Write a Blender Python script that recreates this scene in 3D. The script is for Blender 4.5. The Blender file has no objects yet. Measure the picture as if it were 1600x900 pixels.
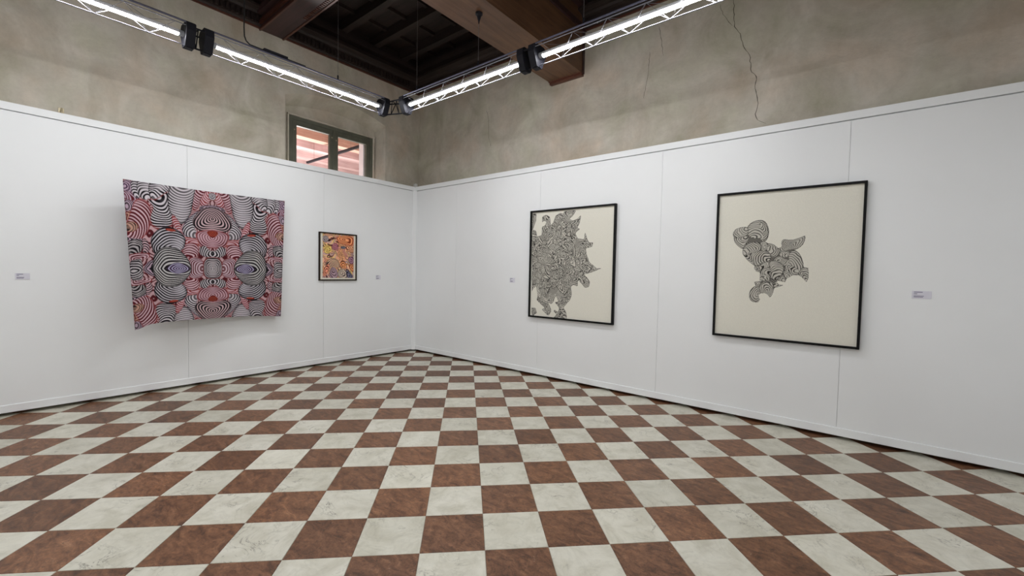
import bpy, bmesh, math, random
import numpy as np
from mathutils import Vector, Matrix

random.seed(7)
rng = np.random.default_rng(11)
SC = bpy.context.scene
COL = SC.collection

# ------------------------------------------------------------------ camera
# Room frame (metres): panel corner at the origin, x runs along the cracked wall,
# -y runs along the window wall, z up.
F_PX = 663.086
CAM = np.array([6.591, -5.160, 1.5543])
PITCH, ROLL, YAW = -0.0372, 0.0204, -0.1057


def cam_axes():
    f = np.array([-math.sin(YAW) * math.cos(PITCH), math.cos(YAW) * math.cos(PITCH), math.sin(PITCH)])
    r = np.array([math.cos(YAW), math.sin(YAW), 0.0])
    u = np.cross(r, f)
    r2 = math.cos(ROLL) * r + math.sin(ROLL) * u
    u2 = -math.sin(ROLL) * r + math.cos(ROLL) * u
    s = math.sqrt(.5)
    m = np.array([[s, -s, 0], [s, s, 0], [0, 0, 1]])
    return m @ r2, m @ u2, m @ f


CR, CU, CF = cam_axes()
cam_data = bpy.data.cameras.new('camera')
cam_data.sensor_width = 36.0
cam_data.lens = F_PX / 1600 * 36.0
cam_data.clip_start = 0.05
cam = bpy.data.objects.new('camera', cam_data)
COL.objects.link(cam)
mw = Matrix.Identity(4)
for k in range(3):
    mw[k][0], mw[k][1], mw[k][2], mw[k][3] = CR[k], CU[k], -CF[k], CAM[k]
cam.matrix_world = mw
SC.camera = cam


def hit(px, py, ax, c):
    """point where the photo pixel's ray meets the plane  axis == c"""
    d = CF + CR * (px - 800) / F_PX + CU * (450 - py) / F_PX
    t = (c - CAM[ax]) / d[ax]
    return CAM + t * d


def to_px(X):
    d = np.asarray(X, float) - CAM
    w = d @ CF
    return 800 + F_PX * (d @ CR) / w, 450 - F_PX * (d @ CU) / w, w


# ------------------------------------------------------------------ world, exposure
world = bpy.data.worlds.new('world')
SC.world = world
world.use_nodes = True
world.node_tree.nodes['Background'].inputs[0].default_value = (0, 0, 0, 1)
world.node_tree.nodes['Background'].inputs[1].default_value = 0.0
vs = SC.view_settings
vs.view_transform = 'Standard'
vs.look = 'None'
vs.gamma = 1.0
vs.use_curve_mapping = False
vs.exposure = 1.2
TUBE_STRENGTH = 38.0
TUBE_COLOR = (0.97, 0.98, 1.0, 1)

# ------------------------------------------------------------------ helpers


def srgb(r, g, b):
    def c(v):
        v /= 255.0
        return v / 12.92 if v <= 0.04045 else ((v + 0.055) / 1.055) ** 2.4
    return (c(r), c(g), c(b), 1.0)


class MB:
    def __init__(self):
        self.v, self.f = [], []

    def add(self, v, f):
        o = len(self.v)
        self.v += [tuple(map(float, p)) for p in v]
        self.f += [tuple(i + o for i in q) for q in f]
        return self

    def box(self, a, b):
        (x0, y0, z0), (x1, y1, z1) = a, b
        x0, x1 = min(x0, x1), max(x0, x1)
        y0, y1 = min(y0, y1), max(y0, y1)
        z0, z1 = min(z0, z1), max(z0, z1)
        v = [(x0, y0, z0), (x1, y0, z0), (x1, y1, z0), (x0, y1, z0), (x0, y0, z1), (x1, y0, z1), (x1, y1, z1), (x0, y1, z1)]
        return self.add(v, [(0, 3, 2, 1), (4, 5, 6, 7), (0, 1, 5, 4), (1, 2, 6, 5), (2, 3, 7, 6), (3, 0, 4, 7)])

    def tube(self, p0, p1, r, n=8, cap=True):
        p0, p1 = np.array(p0, float), np.array(p1, float)
        d = p1 - p0
        d /= np.linalg.norm(d)
        a = np.cross(d, [0, 0, 1.0])
        if np.linalg.norm(a) < 1e-4:
            a = np.cross(d, [1.0, 0, 0])
        a /= np.linalg.norm(a)
        b = np.cross(d, a)
        ring = [a * math.cos(2 * math.pi * k / n) * r + b * math.sin(2 * math.pi * k / n) * r for k in range(n)]
        v = [p0 + q for q in ring] + [p1 + q for q in ring]
        f = [(k, (k + 1) % n, n + (k + 1) % n, n + k) for k in range(n)]
        if cap:
            f += [tuple(range(n - 1, -1, -1)), tuple(range(n, 2 * n))]
        return self.add(v, f)

    def polyline(self, pts, r, n=6):
        for a, b in zip(pts[:-1], pts[1:]):
            self.tube(a, b, r, n)
        return self

    def prism(self, poly, to3, t0, t1):
        """extrude 2-D polygon; to3(u, v, t) -> 3-D"""
        n = len(poly)
        v = [to3(u, w, t0) for u, w in poly] + [to3(u, w, t1) for u, w in poly]
        f = [(k, (k + 1) % n, n + (k + 1) % n, n + k) for k in range(n)]
        f += [tuple(range(n - 1, -1, -1)), tuple(range(n, 2 * n))]
        return self.add(v, f)

    def build(self, name, mat, parent=None, loc=None, smooth=False, fix=True):
        base = np.array(loc, float) if loc is not None else (np.array(wloc(parent)) if parent else np.zeros(3))
        v = [tuple(np.array(p) - base) for p in self.v]
        me = bpy.data.meshes.new(name)
        me.from_pydata(v, [], self.f)
        if fix:
            bm = bmesh.new()
            bm.from_mesh(me)
            bmesh.ops.recalc_face_normals(bm, faces=bm.faces)
            bm.to_mesh(me)
            bm.free()
        if smooth:
            me.shade_smooth()
        me.materials.append(mat)
        o = bpy.data.objects.new(name, me)
        COL.objects.link(o)
        if parent:
            o.parent = parent
            o.location = base - np.array(wloc(parent))
        else:
            o.location = base
        return o


def wloc(o):
    p = Vector((0, 0, 0))
    while o is not None:
        p += o.location
        o = o.parent
    return tuple(p)


def empty(name, loc):
    o = bpy.data.objects.new(name, None)
    o.empty_display_size = 0.1
    COL.objects.link(o)
    o.location = loc
    return o


def tag(o, label, cat=None, group=None, kind=None):
    o['label'] = label
    if cat:
        o['category'] = cat
    if group:
        o['group'] = group
    if kind:
        o['kind'] = kind
    return o


# ------------------------------------------------------------------ materials
def new_mat(name):
    m = bpy.data.materials.new(name)
    m.use_nodes = True
    nt = m.node_tree
    b = nt.nodes['Principled BSDF']
    return m, nt, b


def N(nt, t, **kw):
    n = nt.nodes.new(t)
    for k, v in kw.items():
        setattr(n, k, v)
    return n


def ramp(nt, stops, fac):
    r = N(nt, 'ShaderNodeValToRGB')
    el = r.color_ramp.elements
    while len(el) < len(stops):
        el.new(0.5)
    for e, (p, c) in zip(el, stops):
        e.position = p
        e.color = c
    nt.links.new(fac, r.inputs[0])
    return r.outputs[0]


def noise(nt, vec, scale, detail=4, rough=0.55, dist=0.0):
    n = N(nt, 'ShaderNodeTexNoise')
    n.inputs['Scale'].default_value = scale
    n.inputs['Detail'].default_value = detail
    n.inputs['Roughness'].default_value = rough
    n.inputs['Distortion'].default_value = dist
    nt.links.new(vec, n.inputs['Vector'])
    return n.outputs['Fac']


def mapping(nt, vec, scale=(1, 1, 1), rot=(0, 0, 0), loc=(0, 0, 0)):
    m = N(nt, 'ShaderNodeMapping')
    m.inputs['Scale'].default_value = scale
    m.inputs['Rotation'].default_value = rot
    m.inputs['Location'].default_value = loc
    nt.links.new(vec, m.inputs['Vector'])
    return m.outputs[0]


def mix(nt, fac, a, b, mode='MIX'):
    m = N(nt, 'ShaderNodeMix', data_type='RGBA', blend_type=mode)
    for sock, v in ((m.inputs[0], fac), (m.inputs[6], a), (m.inputs[7], b)):
        if hasattr(v, 'links'):
            nt.links.new(v, sock)
        else:
            sock.default_value = v
    return m.outputs[2]


def math_n(nt, op, a, b=None):
    m = N(nt, 'ShaderNodeMath', operation=op)
    for sock, v in ((m.inputs[0], a), (m.inputs[1], b)):
        if v is None:
            continue
        if hasattr(v, 'links'):
            nt.links.new(v, sock)
        else:
            sock.default_value = v
    return m.outputs[0]


def bump(nt, b, h, strength=0.2, dist=0.01):
    n = N(nt, 'ShaderNodeBump')
    n.inputs['Strength'].default_value = strength
    n.inputs['Distance'].default_value = dist
    nt.links.new(h, n.inputs['Height'])
    nt.links.new(n.outputs[0], b.inputs['Normal'])


def plain(name, col, rough=0.5, metal=0.0, var=0.06, scale=9.0, spec=0.4):
    m, nt, b = new_mat(name)
    p = N(nt, 'ShaderNodeNewGeometry').outputs['Position']
    n = noise(nt, p, scale, 3)
    lo = tuple(c * (1 - var) for c in col[:3]) + (1,)
    hi = tuple(min(1, c * (1 + var)) for c in col[:3]) + (1,)
    nt.links.new(ramp(nt, [(0.3, lo), (0.7, hi)], n), b.inputs['Base Color'])
    b.inputs['Roughness'].default_value = rough
    b.inputs['Metallic'].default_value = metal
    b.inputs['Specular IOR Level'].default_value = spec
    return m


def plaster_mat():
    m, nt, b = new_mat('old_plaster')
    p = N(nt, 'ShaderNodeNewGeometry').outputs['Position']
    big = noise(nt, p, 1.5, 7, 0.62, 0.9)
    c1 = ramp(nt, [(0.30, (0.46, 0.415, 0.335, 1)), (0.46, (0.54, 0.495, 0.415, 1)), (0.58, (0.60, 0.555, 0.475, 1)), (0.74, (0.69, 0.645, 0.57, 1))], big)
    # vertical run stains
    st = noise(nt, mapping(nt, p, (1.0, 1.0, 0.4)), 1.9, 4, 0.55, 1.2)
    c2 = ramp(nt, [(0.33, (0.86, 0.85, 0.81, 1)), (0.52, (1, 1, 1, 1)), (0.7, (1.06, 1.05, 1.03, 1))], st)
    c = mix(nt, 0.85, c1, c2, 'MULTIPLY')
    fine = noise(nt, p, 16, 6, 0.7)
    c3 = ramp(nt, [(0.3, (0.90, 0.89, 0.88, 1)), (0.55, (1, 1, 1, 1)), (0.75, (1.05, 1.04, 1.03, 1))], fine)
    c = mix(nt, 0.75, c, c3, 'MULTIPLY')
    # faint greenish and pinkish patches
    g = noise(nt, mapping(nt, p, (1, 1, 1), loc=(5, 3, 1)), 1.8, 3, 0.5)
    c4 = ramp(nt, [(0.35, (0.97, 1.0, 0.95, 1)), (0.5, (1, 1, 1, 1)), (0.68, (1.05, 0.985, 0.95, 1))], g)
    c = mix(nt, 1.0, c, c4, 'MULTIPLY')
    nt.links.new(c, b.inputs['Base Color'])
    b.inputs['Roughness'].default_value = 0.85
    b.inputs['Specular IOR Level'].default_value = 0.2
    bump(nt, b, noise(nt, p, 7, 7, 0.65), 0.35, 0.02)
    return m


def panel_mat():
    m, nt, b = new_mat('white_painted_board')
    p = N(nt, 'ShaderNodeNewGeometry').outputs['Position']
    n = noise(nt, p, 0.9, 4, 0.6)
    c = ramp(nt, [(0.3, (0.855, 0.87, 0.875, 1)), (0.7, (0.885, 0.90, 0.905, 1))], n)
    sc = noise(nt, mapping(nt, p, (1, 1, 3)), 24, 5, 0.75)
    c = mix(nt, 0.5, c, ramp(nt, [(0.24, (0.86, 0.86, 0.86, 1)), (0.34, (1, 1, 1, 1))], sc), 'MULTIPLY')
    nt.links.new(c, b.inputs['Base Color'])
    b.inputs['Roughness'].default_value = 0.55
    b.inputs['Specular IOR Level'].default_value = 0.3
    bump(nt, b, noise(nt, p, 60, 3), 0.04, 0.004)
    return m


def tile_cell(nt):
    """world position and one random value per tile of the diagonal paving"""
    p = N(nt, 'ShaderNodeNewGeometry').outputs['Position']
    o = mapping(nt, p, (1 / TILE, 1 / TILE, 0), (0, 0, math.radians(45)), (TOFF[0], TOFF[1], 0))
    fl = N(nt, 'ShaderNodeVectorMath', operation='FLOOR')
    nt.links.new(o, fl.inputs[0])
    wn = N(nt, 'ShaderNodeTexWhiteNoise', noise_dimensions='3D')
    nt.links.new(fl.outputs[0], wn.inputs['Vector'])
    add = N(nt, 'ShaderNodeVectorMath', operation='MULTIPLY_ADD')
    nt.links.new(wn.outputs['Color'], add.inputs[0])
    add.inputs[1].default_value = (37, 29, 41)
    nt.links.new(p, add.inputs[2])
    return add.outputs[0], wn.outputs['Value']


def red_marble():
    m, nt, b = new_mat('red_marble')
    v, rnd = tile_cell(nt)
    n1 = noise(nt, mapping(nt, v, (1, 2.2, 1), (0, 0, 0.8)), 7, 7, 0.68, 1.2)
    c = ramp(nt, [(0.28, (0.055, 0.024, 0.012, 1)), (0.45, (0.142, 0.063, 0.031, 1)), (0.6, (0.215, 0.101, 0.052, 1)), (0.8, (0.36, 0.20, 0.115, 1))], n1)
    n2 = noise(nt, v, 48, 8, 0.78, 1.0)
    c = mix(nt, 0.8, c, ramp(nt, [(0.34, (0.30, 0.26, 0.24, 1)), (0.48, (1, 1, 1, 1)), (0.66, (1.5, 1.48, 1.42, 1))], n2), 'MULTIPLY')
    # pale fossil flecks
    n3 = noise(nt, v, 22, 3, 0.6, 2.0)
    fl = ramp(nt, [(0.69, (0, 0, 0, 1)), (0.76, (1, 1, 1, 1))], n3)
    c = mix(nt, math_n(nt, 'MULTIPLY', fl, 0.55), c, (0.5, 0.34, 0.26, 1))
    t = ramp(nt, [(0, (0.8, 0.78, 0.76, 1)), (0.5, (1, 1, 1, 1)), (1, (1.18, 1.16, 1.12, 1))], rnd)
    c = mix(nt, 1.0, c, t, 'MULTIPLY')
    nt.links.new(c, b.inputs['Base Color'])
    nt.links.new(ramp(nt, [(0.3, (0.34,) * 3 + (1,)), (0.7, (0.5,) * 3 + (1,))], n2), b.inputs['Roughness'])
    b.inputs['Specular IOR Level'].default_value = 0.35
    return m


def cream_marble():
    m, nt, b = new_mat('cream_marble')
    v, rnd = tile_cell(nt)
    n1 = noise(nt, v, 6, 6, 0.65, 0.6)
    c = ramp(nt, [(0.3, (0.53, 0.505, 0.41, 1)), (0.5, (0.645, 0.622, 0.53, 1)), (0.7, (0.72, 0.70, 0.61, 1))], n1)
    # thin dark veins, only in some places
    nv = noise(nt, v, 5.5, 5, 0.62, 1.4)
    d = math_n(nt, 'ABSOLUTE', math_n(nt, 'SUBTRACT', nv, 0.5))
    vein = ramp(nt, [(0.0, (1, 1, 1, 1)), (0.014, (0, 0, 0, 1))], d)
    msk = ramp(nt, [(0.52, (0, 0, 0, 1)), (0.66, (1, 1, 1, 1))], noise(nt, v, 4.5, 3))
    f = math_n(nt, 'MULTIPLY', vein, msk)
    c = mix(nt, math_n(nt, 'MULTIPLY', f, 0.8), c, (0.16, 0.14, 0.11, 1))
    soft = ramp(nt, [(0.0, (1, 1, 1, 1)), (0.05, (0, 0, 0, 1))], d)
    c = mix(nt, math_n(nt, 'MULTIPLY', soft, 0.16), c, (0.36, 0.35, 0.29, 1))
    t = ramp(nt, [(0, (0.91, 0.91, 0.89, 1)), (0.5, (1, 1, 1, 1)), (1, (1.05, 1.05, 1.04, 1))], rnd)
    c = mix(nt, 1.0, c, t, 'MULTIPLY')
    nt.links.new(c, b.inputs['Base Color'])
    b.inputs['Roughness'].default_value = 0.42
    b.inputs['Specular IOR Level'].default_value = 0.35
    return m


def wood_mat(name, dark, light, axis, rough=0.5, scale=1.0):
    m, nt, b = new_mat(name)
    p = N(nt, 'ShaderNodeNewGeometry').outputs['Position']
    s = [9.0, 9.0, 9.0]
    s[axis] = 0.7
    n = noise(nt, mapping(nt, p, tuple(k * scale for k in s)), 1.6, 6, 0.62, 0.8)
    c = ramp(nt, [(0.3, dark), (0.7, light)], n)
    bl = noise(nt, p, 1.3, 3)
    c = mix(nt, 0.8, c, ramp(nt, [(0.3, (0.75, 0.75, 0.75, 1)), (0.7, (1.2, 1.2, 1.2, 1))], bl), 'MULTIPLY')
    nt.links.new(c, b.inputs['Base Color'])
    b.inputs['Roughness'].default_value = rough
    bump(nt, b, n, 0.25, 0.01)
    return m


def attr_mat(name, rough, weave=False):
    m, nt, b = new_mat(name)
    a = N(nt, 'ShaderNodeAttribute', attribute_name='print')
    c = a.outputs['Color']
    p = N(nt, 'ShaderNodeNewGeometry').outputs['Position']
    n = noise(nt, p, 120, 3)
    c = mix(nt, 0.5, c, ramp(nt, [(0.3, (0.92, 0.92, 0.92, 1)), (0.7, (1.04, 1.04, 1.04, 1))], n), 'MULTIPLY')
    nt.links.new(c, b.inputs['Base Color'])
    b.inputs['Roughness'].default_value = rough
    b.inputs['Specular IOR Level'].default_value = 0.15
    if weave:
        bump(nt, b, n, 0.3, 0.003)
    return m


def emit_mat(name, col, strength):
    m, nt, b = new_mat(name)
    b.inputs['Base Color'].default_value = (0.9, 0.9, 0.9, 1)
    b.inputs['Emission Color'].default_value = col
    b.inputs['Emission Strength'].default_value = strength
    return m


def glass_mat():
    m, nt, b = new_mat('window_glass')
    out = nt.nodes['Material Output']
    tr = N(nt, 'ShaderNodeBsdfTransparent')
    tr.inputs[0].default_value = (0.93, 0.95, 0.94, 1)
    gl = N(nt, 'ShaderNodeBsdfGlossy')
    gl.inputs['Roughness'].default_value = 0.02
    mx = N(nt, 'ShaderNodeMixShader')
    fr = N(nt, 'ShaderNodeFresnel')
    nt.links.new(fr.outputs[0], mx.inputs[0])
    nt.links.new(tr.outputs[0], mx.inputs[1])
    nt.links.new(gl.outputs[0], mx.inputs[2])
    nt.links.new(mx.outputs[0], out.inputs[0])
    return m


TILE = 0.36
# paving lattice in the room frame: lattice axes lie at 45 degrees to the walls
COLD = np.array([-1.3452, -6.4303]) * TILE
S2 = math.sqrt(.5)


def lattice(i, j):
    d = np.array([i * TILE, j * TILE]) - COLD
    return np.array([CAM[0] + (d[0] - d[1]) * S2, CAM[1] + (d[0] + d[1]) * S2])


_o = lattice(0, 0)
TOFF = (-((_o[0] * S2 + _o[1] * -S2 * -1) / TILE), -((-_o[0] * S2 + _o[1] * S2) / TILE))
_c, _s = math.cos(math.radians(45)), math.sin(math.radians(45))
TOFF = (-(_o[0] * _c / TILE - _o[1] * _s / TILE), -(_o[0] * _s / TILE + _o[1] * _c / TILE))

PLASTER = plaster_mat()
PANEL = panel_mat()
RED = red_marble()
CREAM = cream_marble()
GROUT = plain('grout', (0.42, 0.39, 0.32, 1), 0.8)
GAPWOOD = plain('raw_timber', (0.30, 0.22, 0.15, 1), 0.8)
DARKWOOD_X = wood_mat('dark_ceiling_wood', (0.014, 0.009, 0.008, 1), (0.042, 0.027, 0.022, 1), 0, 0.55)
DARKWOOD_Y = wood_mat('dark_cornice_wood', (0.014, 0.009, 0.008, 1), (0.042, 0.027, 0.022, 1), 1, 0.55)
DARKWOOD_RX = wood_mat('dark_cornice_wood_b', (0.014, 0.009, 0.008, 1), (0.042, 0.027, 0.022, 1), 0, 0.55)
BEAMWOOD = wood_mat('red_brown_beam_wood', (0.075, 0.034, 0.017, 1), (0.165, 0.083, 0.043, 1), 1, 0.42)
REDWOOD = wood_mat('mahogany_beam_wood', (0.028, 0.012, 0.012, 1), (0.062, 0.027, 0.026, 1), 0, 0.5)
MOULD = wood_mat('red_moulding_wood', (0.06, 0.018, 0.011, 1), (0.13, 0.045, 0.025, 1), 0, 0.4)
BLACK_FRAME = plain('black_lacquer', (0.006, 0.006, 0.006, 1), 0.5, spec=0.15)
BROWN_FRAME = plain('dark_brown_frame', (0.026, 0.018, 0.013, 1), 0.5, spec=0.15)
BLACK_METAL = plain('black_metal', (0.010, 0.010, 0.015, 1), 0.6, 0.0, spec=0.2)
CHROME = plain('bright_steel', (0.22, 0.22, 0.25, 1), 0.45, 0.6)
RAIL_MAT = plain('blue_grey_rail', (0.12, 0.12, 0.17, 1), 0.4, 0.5)
CABLE = plain('black_cable', (0.012, 0.012, 0.012, 1), 0.6)
WIRE = plain('steel_wire', (0.22, 0.21, 0.21, 1), 0.4, 0.7)
LAMP = emit_mat('lit_diffuser', TUBE_COLOR, TUBE_STRENGTH)
LAMP_BACK = plain('white_lamp_back', (0.7, 0.7, 0.72, 1), 0.4)
SOCKET = plain('grey_lampholder', (0.35, 0.36, 0.38, 1), 0.5)
GREEN_PAINT = plain('grey_green_paint', (0.115, 0.118, 0.088, 1), 0.5, 0, 0.12)
CARD = plain('white_card', (0.72, 0.71, 0.78, 1), 0.6)
INK = plain('grey_ink', (0.20, 0.19, 0.27, 1), 0.7)
CRACK = plain('crack_dark', (0.10, 0.085, 0.065, 1), 0.9)  # plain dark tone that draws the crack ribbons
PRINT_CLOTH = attr_mat('printed_cloth', 0.85, True)
PRINT_PAPER = attr_mat('drawn_paper', 0.7)
GLASS = glass_mat()
WHITE_JAMB = plain('pale_jamb_paint', (0.72, 0.66, 0.68, 1), 0.7)
PINKWOOD = wood_mat('pale_pink_boards', (0.50, 0.33, 0.31, 1), (0.74, 0.57, 0.57, 1), 1, 0.6)
ORANGEWOOD = wood_mat('orange_beam', (0.46, 0.28, 0.21, 1), (0.68, 0.48, 0.39, 1), 1, 0.6)
ROOMWALL = plain('pale_plaster', (0.62, 0.55, 0.54, 1), 0.8)
CLIP = plain('white_plastic', (0.7, 0.7, 0.68, 1), 0.5)
BRASS = plain('old_brass', (0.42, 0.36, 0.24, 1), 0.4, 0.6)

# ------------------------------------------------------------------ room shell
PD = 0.25            # gap between white panels and the old wall
RX, RY = 8.0, -7.7   # far panel faces behind the camera
ZT = 3.137           # top of the white panels
ZC = 5.0             # lower edge of the ceiling cornice
ZD = 5.62            # ceiling boards
WX1, WY1 = RX + PD, RY - PD


# floor: bed plus single tiles
def build_floor():
    fl = MB().box((-PD - .2, WY1 - .2, -0.12), (WX1 + .2, PD + .2, -0.004)).build('floor', GROUT, loc=(4, -3.85, 0))
    tag(fl, 'checkerboard floor of red-brown and cream marble tiles laid diagonally', 'floor', kind='structure')
    h = TILE / 2 - 0.0012
    b = 0.0015
    v = [(-h, -h, -.012), (h, -h, -.012), (h, h, -.012), (-h, h, -.012), (-h, -h, -b), (h, -h, -b), (h, h, -b), (-h, h, -b),
         (-h + b, -h + b, 0), (h - b, -h + b, 0), (h - b, h - b, 0), (-h + b, h - b, 0)]
    f = [(0, 1, 5, 4), (1, 2, 6, 5), (2, 3, 7, 6), (3, 0, 4, 7), (4, 5, 9, 8), (5, 6, 10, 9), (6, 7, 11, 10), (7, 4, 8, 11), (8, 9, 10, 11)]
    full = {}
    for k, m in (('r', RED), ('c', CREAM)):
        me = bpy.data.meshes.new('floor_tile')
        me.from_pydata(v, [], f)
        me.materials.append(m)
        full[k] = me
    xlo, xhi, ylo, yhi = -PD, WX1, WY1, PD

    def clip(poly):
        for ax, c, sgn in ((0, xlo, 1), (0, xhi, -1), (1, ylo, 1), (1, yhi, -1)):
            out = []
            for a, bb in zip(poly, poly[1:] + poly[:1]):
                ia, ib = sgn * (a[ax] - c) >= 0, sgn * (bb[ax] - c) >= 0
                if ia:
                    out.append(a)
                if ia != ib:
                    t = (c - a[ax]) / (bb[ax] - a[ax])
                    out.append(a + t * (bb - a))
            poly = out
            if len(poly) < 3:
                return []
        return poly

    def area(p):
        return .5 * abs(sum(a[0] * c[1] - a[1] * c[0] for a, c in zip(p, p[1:] + p[:1])))
    cells = []
    e = 0.0012 / TILE
    for i in range(-40, 45):
        for j in range(-45, 45):
            cs = [lattice(i + e, j + e), lattice(i + 1 - e, j + e), lattice(i + 1 - e, j + 1 - e), lattice(i + e, j + 1 - e)]
            p = clip(cs)
            if not p or area(p) < 4e-4:
                continue
            isfull = area(p) > TILE * TILE * .98
            q = [to_px((c[0], c[1], 0)) for c in p]
            score = 0.0
            if all(w > 0.15 for _, _, w in q):
                cx, cy = sum(a[0] for a in q) / len(q), sum(a[1] for a in q) / len(q)
                if any(-5 < a[0] < 1605 and -5 < a[1] < 905 for a in q):
                    qc = [(min(max(a[0], 0), 1600), min(max(a[1], 0), 900)) for a in q]
                    score = area(qc)
                    m = [np.mean([c[k] for c in p]) for k in (0, 1)]
                    if m[0] < -.02 or m[1] > .02:
                        score = 0
            cells.append((score, i, j, p, isfull))
    cells.sort(key=lambda t: -t[0])
    rest = [MB(), MB()]
    for k, (score, i, j, p, isfull) in enumerate(cells):
        red = (i + j) % 2 == 0
        dz = random.uniform(-.0005, .0005)
        if k < 300 and score > 0:
            c = lattice(i + .5, j + .5)
            if isfull:
                o = bpy.data.objects.new('floor_tile', full['r' if red else 'c'])
                o.rotation_euler[2] = math.radians(-45)
            else:
                mb = MB()
                n = len(p)
                mb.add([(a[0], a[1], -.012) for a in p] + [(a[0], a[1], 0) for a in p],
                       [(t, (t + 1) % n, n + (t + 1) % n, n + t) for t in range(n)] + [tuple(range(n, 2 * n))])
                me = bpy.data.meshes.new('floor_tile')
                me.from_pydata([(a[0] - c[0], a[1] - c[1], a[2]) for a in mb.v], [], mb.f)
                me.materials.append(RED if red else CREAM)
                o = bpy.data.objects.new('floor_tile', me)
            COL.objects.link(o)
            o.parent = fl
            o.location = (c[0] - 4, c[1] + 3.85, dz)
        else:
            n = len(p)
            rest[0 if red else 1].add([(a[0], a[1], -.012) for a in p] + [(a[0], a[1], dz) for a in p],
                                      [(t, (t + 1) % n, n + (t + 1) % n, n + t) for t in range(n)] + [tuple(range(n, 2 * n))])
    # all remaining tiles: one mesh, two materials
    me = bpy.data.meshes.new('remaining_floor_tiles')
    nv = len(rest[0].v)
    V = [(a[0] - 4, a[1] + 3.85, a[2]) for a in rest[0].v + rest[1].v]
    me.from_pydata(V, [], rest[0].f + [tuple(q + nv for q in ff) for ff in rest[1].f])
    me.materials.append(RED)
    me.materials.append(CREAM)
    idx = np.array([0] * len(rest[0].f) + [1] * len(rest[1].f), dtype=np.int32)
    me.polygons.foreach_set('material_index', idx)
    o = bpy.data.objects.new('remaining_floor_tiles', me)
    COL.objects.link(o)
    o.parent = fl
    o['kind'] = 'stuff'


build_floor()

# ---- old plaster walls
WT = 0.5   # wall thickness behind the front face
wr = MB().box((-PD - WT, PD, 0), (WX1 + .2, PD + .2, 5.9)).build('wall_right', PLASTER, loc=(4, PD, 0))
tag(wr, 'bare grey-beige old plaster wall with long cracks, above the white boards', 'wall', kind='structure')


def crack(pts, w, name='crack'):
    """thin open crack: a shallow ribbon lying on the plaster"""
    P = [hit(1000 + x / 2.667, y / 2.667, 1, PD) for x, y in pts]
    # subdivide with jitter
    Q = [P[0]]
    for a, b in zip(P[:-1], P[1:]):
        n = max(2, int(np.linalg.norm(b - a) / .03))
        for k in range(1, n + 1):
            q = a + (b - a) * k / n
            if k < n:
                q = q + np.array([random.uniform(-.006, .006), 0, random.uniform(-.003, .003)])
            Q.append(q)
    v, f = [], []
    for k, q in enumerate(Q):
        ww = w * random.uniform(.5, 1.2) * (0.35 if k in (0, len(Q) - 1) else 1)
        v += [(q[0] - ww, PD - .0012, q[2]), (q[0] + ww, PD - .0012, q[2]), (q[0] + ww, PD + .002, q[2]), (q[0] - ww, PD + .002, q[2])]
    for k in range(len(Q) - 1):
        a = 4 * k
        f += [(a, a + 1, a + 5, a + 4), (a + 1, a + 2, a + 6, a + 5), (a + 3, a, a + 4, a + 7)]
    MB().add(v, f).build(name, CRACK, wr)


crack([(388, -70), (390, 0), (393, 60), (393, 110), (418, 140), (430, 190), (457, 230), (465, 300), (485, 320), (480, 370), (492, 430), (480, 475), (490, 500), (525, 515)], .0036)
crack([(335, 20), (345, 60), (365, 85), (385, 108)], .0028)
crack([(80, 110), (88, 160), (98, 232)], .0026)
crack([(40, 215), (36, 290), (26, 350), (15, 410)], .0020)
crack([(-640, 460), (-630, 500), (-632, 560), (-622, 610)], .0018)

# window wall with arched recess
WY0, WYR = -2.27, -0.50       # recess at the wall face
BY0, BYR = -2.155, -0.53       # recess at the window plane
WBX = -0.55                   # window plane
ZSILL = 2.45
OY0, OYR, OZ = -2.092, -0.600, 3.985   # window opening


def arch(y, y0, y1, zs, rise):
    t = (y - y0) / (y1 - y0) * 2 - 1
    return zs + rise * (1 - t * t)


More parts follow.
